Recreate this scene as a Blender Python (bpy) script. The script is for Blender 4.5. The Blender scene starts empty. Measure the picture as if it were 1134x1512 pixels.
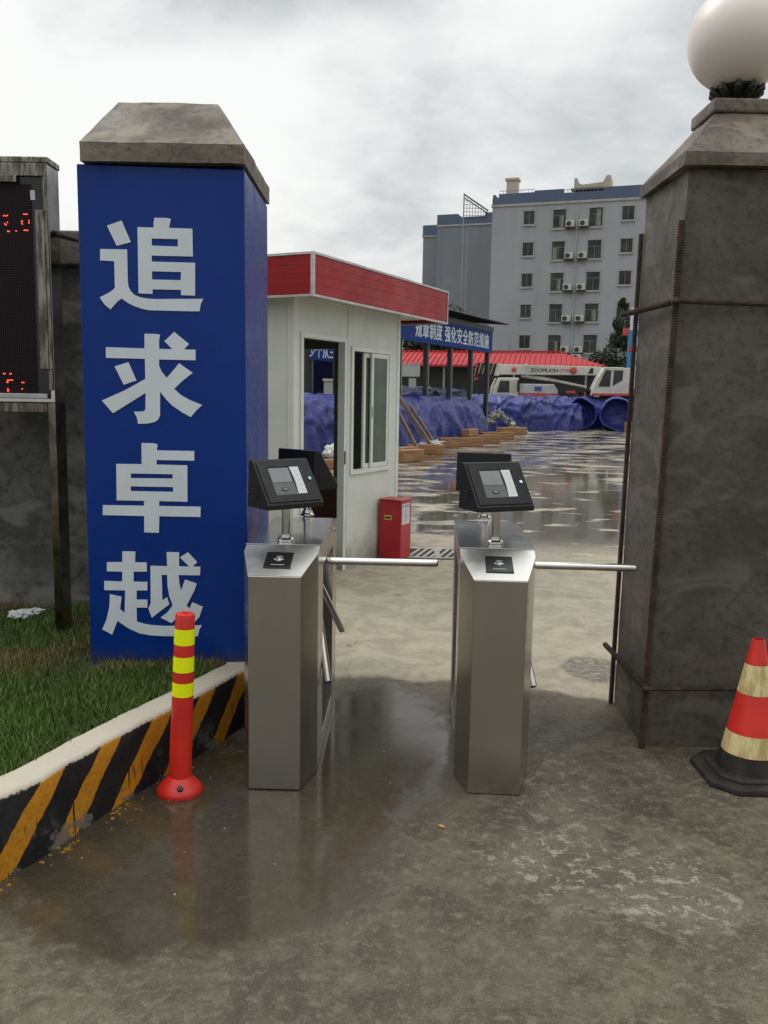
import bpy, bmesh, math, random
from mathutils import Vector, Matrix, noise
R = math.radians
random.seed(7)
S = bpy.context.scene
C = S.collection
PI = math.pi

# ------------------------------------------------------------ materials
def nt(name):
    m = bpy.data.materials.new(name); m.use_nodes = True
    n = m.node_tree; b = n.nodes['Principled BSDF']
    return m, n, b
class NB:
    """tiny node helper"""
    def __init__(s, tree): s.t = tree
    def n(s, typ, **kw):
        x = s.t.nodes.new(typ)
        for k, v in kw.items(): setattr(x, k, v)
        return x
    def l(s, a, b): s.t.links.new(a, b)
    def set(s, sock, v):
        if hasattr(v, 'node'): s.l(v, sock)
        else: sock.default_value = v
    def noise(s, vec, scale, detail=4, rough=.55, dist=0):
        x = s.n('ShaderNodeTexNoise'); s.l(vec, x.inputs['Vector'])
        x.inputs['Scale'].default_value = scale; x.inputs['Detail'].default_value = detail
        x.inputs['Roughness'].default_value = rough; x.inputs['Distortion'].default_value = dist
        return x.outputs['Fac']
    def math(s, op, a, b=0.0, c=None, clamp=False):
        x = s.n('ShaderNodeMath', operation=op); x.use_clamp = clamp
        s.set(x.inputs[0], a); s.set(x.inputs[1], b)
        if c is not None: s.set(x.inputs[2], c)
        return x.outputs[0]
    def ramp(s, v, a, b, lo=0.0, hi=1.0, smooth=True):
        x = s.n('ShaderNodeMapRange'); x.interpolation_type = 'SMOOTHSTEP' if smooth else 'LINEAR'
        s.set(x.inputs['Value'], v); x.inputs['From Min'].default_value = a; x.inputs['From Max'].default_value = b
        x.inputs['To Min'].default_value = lo; x.inputs['To Max'].default_value = hi
        return x.outputs['Result']
    def mix(s, f, a, b, blend='MIX'):
        x = s.n('ShaderNodeMix', data_type='RGBA', blend_type=blend)
        s.set(x.inputs[0], f); s.set(x.inputs[6], a if hasattr(a, 'node') else (*a, 1)[:4]); s.set(x.inputs[7], b if hasattr(b, 'node') else (*b, 1)[:4])
        return x.outputs[2]
    def fmix(s, f, a, b):
        x = s.n('ShaderNodeMix', data_type='FLOAT')
        s.set(x.inputs[0], f); s.set(x.inputs[2], a); s.set(x.inputs[3], b)
        return x.outputs[0]
    def bump(s, h, strength, dist=.01, normal=None):
        x = s.n('ShaderNodeBump'); x.inputs['Strength'].default_value = strength; x.inputs['Distance'].default_value = dist
        s.l(h, x.inputs['Height'])
        if normal is not None: s.l(normal, x.inputs['Normal'])
        return x.outputs['Normal']
def vec(nb, world=False, scale=None):
    if world: o = nb.n('ShaderNodeNewGeometry').outputs['Position']
    else: o = nb.n('ShaderNodeTexCoord').outputs['Object']
    if scale:
        mp = nb.n('ShaderNodeMapping'); mp.inputs['Scale'].default_value = scale
        nb.l(o, mp.inputs['Vector']); return mp.outputs['Vector']
    return o
def mat(name, col, col2=None, rough=.6, rough2=None, metal=0, sc=6, bump=0.0, bsc=None, bdist=.01, aniso=None, coat=0, lo=.35, hi=.65, fine=0.0, spec=None):
    m, t, b = nt(name); nb = NB(t); v = vec(nb, scale=aniso)
    if col2 is None: col2 = tuple(c * .82 for c in col)
    f = nb.ramp(nb.noise(v, sc, 6, .6), lo, hi)
    c = nb.mix(f, col, col2)
    if fine:
        f2 = nb.ramp(nb.noise(v, sc * 14, 3, .7), .3, .7, 1 - fine, 1 + fine, False)
        mm = nb.n('ShaderNodeVectorMath', operation='SCALE'); nb.l(c, mm.inputs[0]); nb.l(f2, mm.inputs['Scale']); c = mm.outputs[0]
    nb.l(c, b.inputs['Base Color'])
    if rough2 is not None: nb.l(nb.ramp(nb.noise(v, sc * 1.7, 5, .6), .35, .65, rough, rough2), b.inputs['Roughness'])
    else: b.inputs['Roughness'].default_value = rough
    b.inputs['Metallic'].default_value = metal
    if spec is not None: b.inputs['Specular IOR Level'].default_value = spec
    if coat: b.inputs['Coat Weight'].default_value = coat; b.inputs['Coat Roughness'].default_value = .15
    if bump: nb.l(nb.bump(nb.noise(v, bsc or sc * 6, 6, .65), bump, bdist), b.inputs['Normal'])
    return m
def emit(name, col, st):
    m, t, b = nt(name)
    b.inputs['Base Color'].default_value = (*col, 1); b.inputs['Emission Color'].default_value = (*col, 1); b.inputs['Emission Strength'].default_value = st
    return m

M = {}
M['steel'] = mat('brushed_steel', (.49, .47, .43), (.455, .435, .395), rough=.2, rough2=.27, metal=1, sc=2.5, aniso=(1, 1, .35), bump=.02, bsc=2, bdist=.02)
M['steeltop'] = mat('polished_steel_top', (.60, .61, .60), (.54, .55, .54), rough=.14, rough2=.2, metal=1, sc=2)
M['slope'] = mat('sky_sheen_steel', (.74, .73, .69), (.66, .65, .61), rough=.28, rough2=.34, metal=1, sc=3)  # lighter copy of the steel, reflected sky put into the colour
M['chrome'] = mat('chrome_tube', (.72, .70, .66), (.6, .58, .54), rough=.12, rough2=.2, metal=1, sc=9)
M['oldsteel'] = mat('tarnished_steel', (.27, .25, .21), (.08, .075, .06), rough=.22, rough2=.5, metal=1, sc=7, aniso=(6, 6, 1), bump=.1, bsc=8)
M['mirror'] = mat('mirror_steel', (.55, .54, .52), (.45, .44, .42), rough=.07, rough2=.16, metal=1, sc=3)
M['darkmirror'] = mat('weathered_mirror_steel', (.26, .25, .20), (.10, .095, .07), rough=.1, rough2=.25, metal=1, sc=5, bump=.05, bsc=5)
M['blackbox'] = mat('black_powder_coat', (.009, .009, .010), (.013, .013, .014), rough=.42, rough2=.5, spec=.28, sc=30, bump=.06, bsc=500, bdist=.001)
M['blackplastic'] = mat('black_plastic', (.01, .01, .011), rough=.25, sc=10)
M['screen'] = mat('dark_grey_screen', (.16, .165, .17), (.12, .125, .13), rough=.12, sc=6)
M['screenlow'] = mat('grey_device_face', (.055, .056, .058), (.07, .071, .073), rough=.2, sc=8)
M['keypad'] = mat('pale_keypad', (.55, .56, .57), (.5, .51, .52), rough=.3, sc=10)
M['keymark'] = mat('keypad_marks', (.25, .27, .32), rough=.5)
M['lockmetal'] = mat('lock_metal', (.35, .55, .62), (.2, .35, .42), rough=.2, metal=.8, sc=60)
M['whitemark'] = mat('white_print', (.6, .6, .6), rough=.5)
def blue_mat(name, col, col2):
    m, t, b = nt(name); nb = NB(t); v = vec(nb)
    f = nb.ramp(nb.noise(v, 1.6, 4, .5), .3, .7)
    c = nb.mix(f, col, col2)
    st = nb.ramp(nb.noise(vec(nb, scale=(14, 14, 1.2)), 3, 5, .7), .66, .8)
    c = nb.mix(nb.math('MULTIPLY', st, .25), c, (.10, .10, .18))
    spz = nb.n('ShaderNodeSeparateXYZ'); nb.l(v, spz.inputs[0])
    dz = nb.math('MULTIPLY', nb.ramp(nb.math('ADD', spz.outputs[2], nb.math('MULTIPLY', nb.noise(v, 9, 5, .7), -.22)), .16, .26, 1, 0), .55)
    c = nb.mix(dz, c, (.05, .045, .035))
    nb.l(c, b.inputs['Base Color'])
    nb.l(nb.ramp(nb.noise(v, 5, 5, .65), .35, .7, .24, .42), b.inputs['Roughness'])
    b.inputs['Specular IOR Level'].default_value = .22
    nb.l(nb.bump(nb.noise(v, 2.2, 3, .5), .18, .03), b.inputs['Normal'])
    return m
M['blue'] = blue_mat('blue_vinyl', (.0009, .025, .185), (.001, .030, .205))
M['letter'] = mat('white_vinyl', (.60, .66, .70), (.56, .62, .66), rough=.45, sc=4)
def cement(name, a, b2, stain, sc=2.5, seed=0.0):
    m, t, b = nt(name); nb = NB(t); v0 = vec(nb)
    mp = nb.n('ShaderNodeMapping'); mp.inputs['Location'].default_value = (seed, seed * 1.7, seed * .3); nb.l(v0, mp.inputs['Vector']); v = mp.outputs['Vector']
    n1 = nb.noise(v, sc, 8, .62, .4); n2 = nb.noise(v, sc * 9, 6, .7); n3 = nb.noise(v, sc * 60, 3, .7)
    c = nb.mix(nb.ramp(n1, .35, .65), a, b2)
    c = nb.mix(nb.ramp(n2, .48, .66, 0, .75), c, stain)
    # long trowel sweeps
    mp2 = nb.n('ShaderNodeMapping'); mp2.inputs['Scale'].default_value = (1, 1, 1.9); mp2.inputs['Rotation'].default_value = (.4, .6, .3); nb.l(v, mp2.inputs['Vector'])
    tr = nb.noise(mp2.outputs['Vector'], sc * 1.3, 4, .5, .8)
    c = nb.mix(nb.ramp(tr, .52, .66, 0, .55), c, tuple(min(1, x * 1.55) for x in a))
    pt = nb.ramp(n3, .68, .74, 0, .6)
    c = nb.mix(pt, c, tuple(x * .35 for x in stain))
    nb.l(c, b.inputs['Base Color']); nb.l(nb.ramp(n1, .3, .7, .55, .85), b.inputs['Roughness'])
    h = nb.math('ADD', nb.math('MULTIPLY', tr, 1.0), nb.math('ADD', nb.math('MULTIPLY', n2, .35), nb.math('MULTIPLY', n3, .10)))
    nb.l(nb.bump(h, .7, .010), b.inputs['Normal'])
    return m
M['cement'] = cement('damp_cement_render', (.085, .074, .060), (.052, .045, .037), (.030, .026, .021), 2.6)
M['cementcap'] = cement('pale_cement_cap', (.155, .130, .098), (.085, .073, .056), (.045, .038, .03), 3.4, 3)
M['wallcement'] = cement('old_wall_cement', (.15, .145, .125), (.055, .053, .047), (.03, .029, .026), 2.2, 7)
M['rebar'] = mat('rusty_rebar', (.065, .036, .022), (.018, .013, .011), rough=.75, metal=0, sc=18, bump=.3)
M['globe'] = mat('frosted_globe', (.74, .67, .62), (.70, .63, .58), rough=.35, sc=2)
M['globe'].node_tree.nodes['Principled BSDF'].inputs['Subsurface Weight'].default_value = .25
M['globe'].node_tree.nodes['Principled BSDF'].inputs['Subsurface Radius'].default_value = (.2, .18, .16)
M['darkiron'] = mat('dark_iron', (.015, .017, .014), (.03, .03, .025), rough=.5, metal=.4, sc=20, bump=.4, bsc=40)
M['led'] = None
M['reddot'] = emit('red_led', (1.0, .06, .03), 3.0)
M['paper'] = mat('white_paper', (.6, .58, .62), rough=.6)
M['kerbwhite'] = mat('whitewash', (.50, .46, .37), (.30, .28, .235), rough=.8, sc=7, bump=.35, bsc=30, fine=.15)
M['soil'] = mat('lawn_soil', (.03, .032, .015), (.06, .05, .03), rough=1, sc=6, bump=.6)
def grass_mat():
    m, t, b = nt('grass_blades'); nb = NB(t)
    at = nb.n('ShaderNodeAttribute'); at.attribute_name = 'tint'
    pos = vec(nb, True)
    c = nb.mix(at.outputs['Fac'], (.040, .082, .016), (.125, .20, .042))
    dry = nb.ramp(nb.math('ADD', nb.n('ShaderNodeSeparateXYZ').outputs[1], 0.0), 3.7, 4.2)
    sep = [x for x in t.nodes if x.bl_idname == 'ShaderNodeSeparateXYZ'][0]; nb.l(pos, sep.inputs[0])
    nz = nb.ramp(nb.noise(pos, 2.2, 4, .6), .42, .6)
    f = nb.math('MULTIPLY', nb.math('MULTIPLY', dry, nz), nb.ramp(at.outputs['Fac'], .2, .6, .3, 1.0))
    c = nb.mix(f, c, (.20, .145, .07))
    nb.l(c, b.inputs['Base Color']); b.inputs['Roughness'].default_value = .65; b.inputs['Specular IOR Level'].default_value = .25
    return m
M['grass'] = grass_mat()
M['panel'] = mat('white_sandwich_panel', (.60, .63, .58), (.55, .58, .53), rough=.35, rough2=.5, sc=2.5, bump=.03, bsc=1.5, bdist=.05)
def add_dirt(m):
    t = m.node_tree; nb = NB(t); b = t.nodes['Principled BSDF']; src = b.inputs['Base Color'].links[0].from_socket
    v = vec(nb); sp = nb.n('ShaderNodeSeparateXYZ'); nb.l(v, sp.inputs[0])
    n = nb.noise(v, 7, 5, .65); mp = nb.n('ShaderNodeMapping'); mp.inputs['Scale'].default_value = (22, 22, 1.1); nb.l(v, mp.inputs['Vector']); st = nb.noise(mp.outputs['Vector'], 1, 4, .6)
    f = nb.math('MULTIPLY', nb.ramp(nb.math('ADD', sp.outputs[2], nb.math('MULTIPLY', n, -.5)), -.25, .12, .75, 0), 1.0)
    f = nb.math('MAXIMUM', f, nb.math('MULTIPLY', nb.ramp(st, .56, .74), .22))
    nb.l(nb.mix(f, src, (.20, .18, .14)), b.inputs['Base Color'])
add_dirt(M['panel'])
M['trim'] = mat('white_trim', (.64, .66, .62), (.58, .60, .56), rough=.4, sc=4)
M['redfascia'] = mat('red_fascia_sheet', (.30, .008, .011), (.24, .007, .009), rough=.35, rough2=.5, sc=2, fine=.05, spec=.25)
M['alu'] = mat('pale_aluminium', (.5, .5, .5), (.38, .38, .38), rough=.4, metal=.6, sc=12)
M['interior'] = mat('shaded_inside_panel', (.16, .165, .15), rough=.6)  # white booth panel darkened, the shade indoors is put into the colour
def glass_mat():
    m, t, b = nt('window_glass')
    b.inputs['Base Color'].default_value = (.28, .36, .30, 1); b.inputs['Roughness'].default_value = .04
    b.inputs['Transmission Weight'].default_value = .8; b.inputs['IOR'].default_value = 1.3
    return m
M['glass'] = glass_mat()
M['darkglass'] = mat('dark_building_glass', (.018, .022, .02), (.045, .052, .045), rough=.15, sc=.9, spec=.25)
M['curtain'] = mat('pale_curtain', (.22, .25, .2), (.12, .14, .11), rough=.8, sc=5)
M['brownwood'] = mat('brown_board', (.10, .035, .02), (.07, .025, .015), rough=.5, sc=5)
M['redbox'] = mat('red_metal_paint', (.42, .012, .022), (.34, .012, .02), rough=.3, rough2=.42, sc=5, bump=.03, bsc=5)
M['yellowlabel'] = mat('yellow_label', (.55, .45, .03), rough=.5)
M['dark'] = mat('dark_print', (.02, .02, .02), rough=.6)
M['grate'] = mat('cast_grate', (.36, .34, .29), (.26, .25, .21), rough=.6, sc=10, bump=.2)
M['hole'] = mat('drain_shade', (.008, .008, .008), rough=.9)  # near-black colour painting the shade down the drain
M['bollard'] = mat('red_plastic_post', (.62, .022, .012), (.5, .018, .012), rough=.42, sc=7, bump=.05, bsc=20)
def band(name, col, st=.0):
    m, t, b = nt(name); nb = NB(t); v = vec(nb)
    w = nb.n('ShaderNodeTexVoronoi'); nb.l(v, w.inputs['Vector']); w.inputs['Scale'].default_value = 160
    c = nb.mix(nb.ramp(w.outputs['Distance'], 0, .6, 0, .35), col, tuple(x * .75 for x in col))
    nb.l(c, b.inputs['Base Color']); b.inputs['Roughness'].default_value = .3
    return m
M['yellowband'] = band('fluorescent_yellow_band', (.86, .95, .0))
M['conered'] = mat('cone_red', (.66, .028, .018), (.5, .022, .015), rough=.4, sc=5, bump=.12, bsc=9)
def coneband():
    m, t, b = nt('cone_reflective_band'); nb = NB(t); v = vec(nb)
    mp = nb.n('ShaderNodeMapping'); mp.inputs['Scale'].default_value = (30, 30, 3); nb.l(v, mp.inputs['Vector'])
    f = nb.ramp(nb.noise(mp.outputs['Vector'], 1, 5, .7), .4, .62)
    c = nb.mix(f, (.66, .56, .30), (.42, .32, .12)); nb.l(c, b.inputs['Base Color']); b.inputs['Roughness'].default_value = .4
    return m
M['coneband'] = coneband()
M['rubber'] = mat('black_rubber', (.016, .015, .014), (.035, .031, .026), rough=.65, sc=9, bump=.2, spec=.3)
M['timber'] = mat('raw_timber', (.34, .17, .07), (.2, .10, .045), rough=.7, sc=2, aniso=(1, 8, 8), bump=.3, bsc=6)
M['greywood'] = mat('weathered_plank', (.25, .18, .11), (.14, .10, .07), rough=.8, sc=3)
M['bag'] = mat('white_plastic_bag', (.6, .62, .6), (.4, .42, .41), rough=.4, sc=10, bump=.5)
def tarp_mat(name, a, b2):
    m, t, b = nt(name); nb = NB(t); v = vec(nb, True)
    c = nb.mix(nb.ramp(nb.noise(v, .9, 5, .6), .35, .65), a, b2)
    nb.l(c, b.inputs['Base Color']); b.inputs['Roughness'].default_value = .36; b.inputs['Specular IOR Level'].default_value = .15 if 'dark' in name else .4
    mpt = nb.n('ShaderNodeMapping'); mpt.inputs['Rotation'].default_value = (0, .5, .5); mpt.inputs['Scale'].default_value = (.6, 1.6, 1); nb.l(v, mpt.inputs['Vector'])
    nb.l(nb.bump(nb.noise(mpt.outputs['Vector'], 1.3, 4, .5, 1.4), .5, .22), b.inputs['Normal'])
    return m
M['tarp'] = tarp_mat('blue_tarpaulin', (.028, .037, .20), (.017, .024, .135))
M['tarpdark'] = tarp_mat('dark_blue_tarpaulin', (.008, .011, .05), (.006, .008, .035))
M['rubble'] = mat('pale_rubble', (.4, .4, .38), (.15, .16, .15), rough=.8, sc=4)
M['blackmetal'] = mat('dark_steelwork', (.014, .015, .017), (.022, .022, .022), rough=.5, sc=3)
M['lightedge'] = mat('pale_steel_edge', (.22, .23, .23), rough=.4)
M['bannerblue'] = mat('site_banner_blue', (.002, .028, .17), (.003, .032, .19), rough=.6, sc=.8, spec=.15)
M['bannertext'] = mat('site_banner_lettering', (.62, .68, .72), rough=.5)
M['redroof'] = mat('red_sheet_roof', (.40, .026, .028), (.34, .022, .025), rough=.5, sc=.3, spec=.25)
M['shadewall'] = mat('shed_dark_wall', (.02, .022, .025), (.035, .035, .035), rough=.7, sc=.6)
M['offwhite'] = mat('offwhite_paint', (.42, .44, .42), (.32, .33, .31), rough=.5, sc=1)
M['cranewhite'] = mat('cream_crane_paint', (.56, .545, .47), (.42, .41, .35), rough=.4, sc=1.2)
M['cranered'] = mat('crane_red_paint', (.5, .055, .03), rough=.4)
M['craneblack'] = mat('crane_black', (.012, .012, .012), rough=.5)
M['stripeyel'] = mat('chevron_cream', (.4, .34, .16), rough=.5)
M['bluelogo'] = mat('blue_logo_paint', (.02, .08, .3), rough=.5)
def facade(name, a, b2, streak):
    m, t, b = nt(name); nb = NB(t); v = vec(nb)
    c = nb.mix(nb.ramp(nb.noise(v, .12, 5, .6), .35, .65), a, b2)
    mp = nb.n('ShaderNodeMapping'); mp.inputs['Scale'].default_value = (1.6, 1.6, .12); nb.l(v, mp.inputs['Vector'])
    c = nb.mix(nb.ramp(nb.noise(mp.outputs['Vector'], .8, 5, .65), .5, .75, 0, .5), c, streak)
    nb.l(c, b.inputs['Base Color']); b.inputs['Roughness'].default_value = .8
    return m
M['facade'] = facade('grey_blue_facade', (.31, .325, .35), (.27, .285, .305), (.20, .205, .22))
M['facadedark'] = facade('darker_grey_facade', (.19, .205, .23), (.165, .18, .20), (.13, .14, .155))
M['parapet'] = facade('slate_blue_parapet', (.085, .115, .18), (.07, .098, .155), (.06, .08, .115))
M['cream'] = mat('cream_roof_masonry', (.42, .37, .29), (.36, .32, .26), rough=.8, sc=.5)
M['sill'] = mat('pale_window_surround', (.34, .33, .29), (.27, .265, .24), rough=.8, sc=1)
M['acwhite'] = mat('ac_casing', (.5, .5, .47), (.4, .4, .37), rough=.5, sc=2)
M['acfan'] = mat('ac_fan_dark', (.025, .025, .025), rough=.5)
M['pipe'] = mat('grey_downpipe', (.36, .38, .39), rough=.5)
M['leaf1'] = mat('leaf_dark', (.028, .048, .018), (.02, .036, .014), rough=.6, sc=1)
M['leaf2'] = mat('leaf_mid', (.05, .085, .028), (.04, .065, .022), rough=.6, sc=1)
M['bark'] = mat('bark', (.06, .045, .032), rough=.9, sc=4)
M['signblue'] = mat('light_blue_sign', (.05, .2, .42), (.04, .16, .36), rough=.4, sc=1)
M['signwhite'] = mat('white_sign', (.55, .62, .68), rough=.4, sc=1)
M['leafdry'] = mat('dry_yellow_leaf', (.5, .25, .05), rough=.6)

def led_mat():
    m, t, b = nt('led_matrix_screen'); nb = NB(t); v = vec(nb)
    sp = nb.n('ShaderNodeSeparateXYZ'); nb.l(v, sp.inputs[0])
    k = PI * 2 / .0115
    a = nb.math('SINE', nb.math('MULTIPLY', sp.outputs[0], k)); c = nb.math('SINE', nb.math('MULTIPLY', sp.outputs[2], k))
    d = nb.ramp(nb.math('MULTIPLY', nb.ramp(a, -.1, 1), nb.ramp(c, -.1, 1)), .2, .8)
    nb.l(nb.mix(d, (.006, .006, .007), (.075, .03, .033)), b.inputs['Base Color'])
    b.inputs['Roughness'].default_value = .5; b.inputs['Specular IOR Level'].default_value = .12
    return m
M['led'] = led_mat()

def kerb_mat():
    m, t, b = nt('black_yellow_kerb_paint'); nb = NB(t)
    uv = nb.n('ShaderNodeTexCoord').outputs['UV']; pos = vec(nb, True)
    sp = nb.n('ShaderNodeSeparateXYZ'); nb.l(uv, sp.inputs[0])
    nz = nb.noise(pos, 9, 4, .6); n2 = nb.noise(pos, 45, 4, .7); n3 = nb.noise(pos, 6, 6, .65)
    s = nb.math('SUBTRACT', sp.outputs[0], nb.math('MULTIPLY', sp.outputs[1], 1.0))
    s = nb.math('ADD', s, nb.math('MULTIPLY', nb.math('SUBTRACT', nz, .5), .05))
    s = nb.math('ADD', s, nb.math('MULTIPLY', nb.math('SUBTRACT', n2, .5), .012))
    fr = nb.math('FRACT', nb.math('DIVIDE', nb.math('ADD', s, 3.18 + .10), .318))
    ye = nb.math('MULTIPLY', nb.ramp(fr, .0, .012), nb.ramp(fr, .40, .412, 1, 0))
    # black drips running down over the yellow
    mp = nb.n('ShaderNodeMapping'); mp.inputs['Scale'].default_value = (55, 3.0, 1); nb.l(uv, mp.inputs['Vector'])
    dr = nb.ramp(nb.noise(mp.outputs['Vector'], 1, 1, .4), .64, .67)
    ye = nb.math('MULTIPLY', ye, nb.math('SUBTRACT', 1.0, nb.math('MULTIPLY', dr, nb.ramp(sp.outputs[1], .12, .17, 1, 0)), clamp=True))
    black = nb.mix(nb.ramp(n3, .4, .7), (.010, .010, .011), (.022, .021, .022))
    yel = nb.mix(nb.ramp(n2, .4, .65), (.48, .20, .010), (.38, .155, .010))
    c = nb.mix(ye, black, yel)
    chip = nb.ramp(nb.math('ADD', n3, nb.math('MULTIPLY', n2, .35)), .74, .78)
    low = nb.ramp(sp.outputs[1], .0, .16, 1, .0)
    c = nb.mix(nb.math('MULTIPLY', chip, low), c, (.13, .12, .10))
    top = nb.ramp(nb.math('ADD', sp.outputs[1], nb.math('MULTIPLY', nb.math('SUBTRACT', n2, .5), .03)), .268, .274)
    c = nb.mix(top, c, (.45, .41, .33))
    nb.l(c, b.inputs['Base Color']); b.inputs['Roughness'].default_value = .6; b.inputs['Specular IOR Level'].default_value = .25
    nb.l(nb.bump(nb.math('ADD', n3, nb.math('MULTIPLY', n2, .4)), .5, .015), b.inputs['Normal'])
    return m
M['kerb'] = kerb_mat()

def ground_mat():
    m, t, b = nt('wet_and_dry_concrete'); nb = NB(t); v = vec(nb, True)
    sp = nb.n('ShaderNodeSeparateXYZ'); nb.l(v, sp.inputs[0]); X, Y = sp.outputs[0], sp.outputs[1]
    def sub(a, b): return nb.math('SUBTRACT', a, b)
    def mul(a, b): return nb.math('MULTIPLY', a, b)
    def add(a, b): return nb.math('ADD', a, b)
    n1 = nb.noise(v, .9, 6, .6, .5); n2 = nb.noise(v, 4.5, 8, .65, .6); n3 = nb.noise(v, 26, 5, .7); n4 = nb.noise(v, 180, 3, .7)
    def blob(cx, cy, rx, ry, soft=.35, nz=.5):
        dx = nb.math('DIVIDE', sub(X, cx), rx); dy = nb.math('DIVIDE', sub(Y, cy), ry)
        d = nb.math('SQRT', add(mul(dx, dx), mul(dy, dy)))
        d = add(d, mul(sub(n2, .5), nz * 1.3)); d = add(d, mul(sub(n1, .5), nz))
        return nb.ramp(d, 1 - soft, 1 + soft, 1, 0)
    dry = nb.mix(nb.ramp(n2, .38, .64), (.36, .325, .245), (.265, .24, .18))
    dry = nb.mix(nb.ramp(nb.noise(v, 7, 6, .7, 1.5), .56, .70, 0, .5), dry, (.15, .135, .105)); dry = nb.mix(nb.ramp(n3, .55, .72, 0, .35), dry, (.14, .125, .095))
    near = nb.mix(nb.ramp(n2, .38, .62), (.108, .093, .064), (.060, .051, .035))
    near = nb.mix(nb.ramp(n3, .50, .64, 0, .6), near, (.17, .152, .118)); near = nb.mix(nb.ramp(nb.noise(v, 15, 5, .75, .8), .52, .64, 0, .55), near, (.045, .038, .026))
    n5 = nb.noise(v, 70, 4, .8)
    near = nb.mix(nb.ramp(n5, .52, .66, 0, .5), near, (.055, .047, .033))
    edge = add(Y, add(mul(sub(n1, .5), 1.1), mul(sub(n2, .5), .35)))
    edge = add(edge, mul(nb.ramp(X, .3, 1.6), .35))
    dryf = nb.ramp(edge, 4.72, 4.86)
    c = nb.mix(dryf, near, dry)
    # large soft dark/light tones in the damp zone
    c = nb.mix(mul(nb.ramp(n1, .5, .72, 0, .6), sub(1.0, dryf)), c, (.06, .053, .040))
    # light limey scuffs
    sc1 = nb.ramp(nb.noise(v, 17, 8, .75, .2), .535, .575)
    sc2 = nb.ramp(n1, .3, .55)
    reg = nb.math('MAXIMUM', nb.math('MAXIMUM', blob(.62, 2.85, .26, .26, .5, .9), blob(.95, 2.68, .26, .24, .5, .9)), nb.math('MAXIMUM', mul(blob(.70, 3.4, .22, .45, .6, .9), .7), mul(blob(1.25, 3.5, .4, .25, .6, .9), .35)))
    c = nb.mix(mul(reg, nb.fmix(sc1, .08, .62)), c, (.34, .315, .26))
    gr = nb.noise(v, 95, 3, .85)
    c = nb.mix(mul(nb.ramp(gr, .55, .66, 0, .5), sub(1.0, dryf)), c, (.21, .19, .15))
    c = nb.mix(mul(mul(sc1, .22), sub(1.0, reg)), c, (.19, .172, .13))
    # wet sheen zone by the left-hand gate
    wz = nb.math('MAXIMUM', blob(-.62, 3.05, .72, .78, .12, .55), blob(-.05, 3.9, .42, .85, .25, .6))
    wz = nb.math('MAXIMUM', wz, mul(blob(-.1, 2.3, .6, .6, .5, .8), .25))
    c = nb.mix(mul(wz, .78), c, (.038, .030, .018))
    # patched hole near the right pier
    ph = blob(1.28, 5.02, .2, .24, .12, .9)
    c = nb.mix(mul(mul(ph, nb.ramp(n3, .38, .58, .35, 1)), .8), c, (.085, .082, .076))
    # yard puddles
    mp = nb.n('ShaderNodeMapping'); mp.inputs['Scale'].default_value = (.75, 1.15, 1); mp.inputs['Rotation'].default_value = (0, 0, .25); nb.l(v, mp.inputs['Vector'])
    pn = nb.noise(mp.outputs['Vector'], 1.15, 8, .66, .5)
    yard = nb.ramp(Y, 8.2, 10.5)
    bigwet = blob(2.6, 15, 1.9, 8.5, .35, .6)
    pud = nb.ramp(add(pn, mul(bigwet, .085)), .485, .53)
    pud = mul(pud, yard)
    damp = mul(yard, nb.ramp(pn, .36, .47))
    c = nb.mix(mul(damp, .6), c, (.10, .092, .068))
    c = nb.mix(mul(pud, .7), c, (.055, .05, .038))
    # fine speckle
    f = nb.ramp(n4, .3, .7, .75, 1.25, False)
    mm = nb.n('ShaderNodeVectorMath', operation='SCALE'); nb.l(c, mm.inputs[0]); nb.l(f, mm.inputs['Scale']); c = mm.outputs[0]
    # slab joints and hairline cracks
    w = nb.n('ShaderNodeTexVoronoi'); w.feature = 'DISTANCE_TO_EDGE'; w.inputs['Scale'].default_value = .45
    mp3 = nb.n('ShaderNodeVectorMath', operation='ADD'); nz3 = nb.n('ShaderNodeTexNoise'); nz3.inputs['Scale'].default_value = 2.5; nb.l(v, nz3.inputs['Vector'])
    s3 = nb.n('ShaderNodeVectorMath', operation='SCALE'); nb.l(nz3.outputs['Color'], s3.inputs[0]); s3.inputs['Scale'].default_value = .35
    nb.l(v, mp3.inputs[0]); nb.l(s3.outputs[0], mp3.inputs[1]); nb.l(mp3.outputs[0], w.inputs['Vector'])
    cr = mul(nb.ramp(w.outputs['Distance'], 0, .0035, 1, 0), nb.ramp(n2, .52, .6))
    c = nb.mix(mul(cr, .55), c, (.03, .027, .02))
    jt = nb.math('ABSOLUTE', sub(add(mul(X, -.45), Y), 11.9))
    jl = nb.ramp(jt, .012, .03, 1, 0)
    c = nb.mix(mul(jl, .8), c, (.02, .018, .014))
    nb.l(c, b.inputs['Base Color'])
    r = nb.fmix(dryf, nb.ramp(n3, .3, .7, .42, .7), .8)
    r = nb.fmix(reg, r, .6)
    r = nb.fmix(wz, r, nb.ramp(n2, .35, .65, .05, .17))
    r = nb.fmix(damp, r, .25); r = nb.fmix(pud, r, .05)
    nb.l(r, b.inputs['Roughness'])
    nb.l(nb.fmix(nb.math('MAXIMUM', nb.math('MAXIMUM', wz, damp), pud), .2, .5), b.inputs['Specular IOR Level'])
    hgt = add(mul(n3, .5), mul(n4, .2)); hgt = add(hgt, mul(n5, .45)); hgt = add(hgt, mul(n2, 1.5))
    st = nb.fmix(pud, nb.fmix(wz, .55, .035), .02)
    bp = nb.n('ShaderNodeBump'); bp.inputs['Distance'].default_value = .008; nb.l(st, bp.inputs['Strength']); nb.l(hgt, bp.inputs['Height'])
    nb.l(bp.outputs[0], b.inputs['Normal'])
    return m
M['ground'] = ground_mat()

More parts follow.
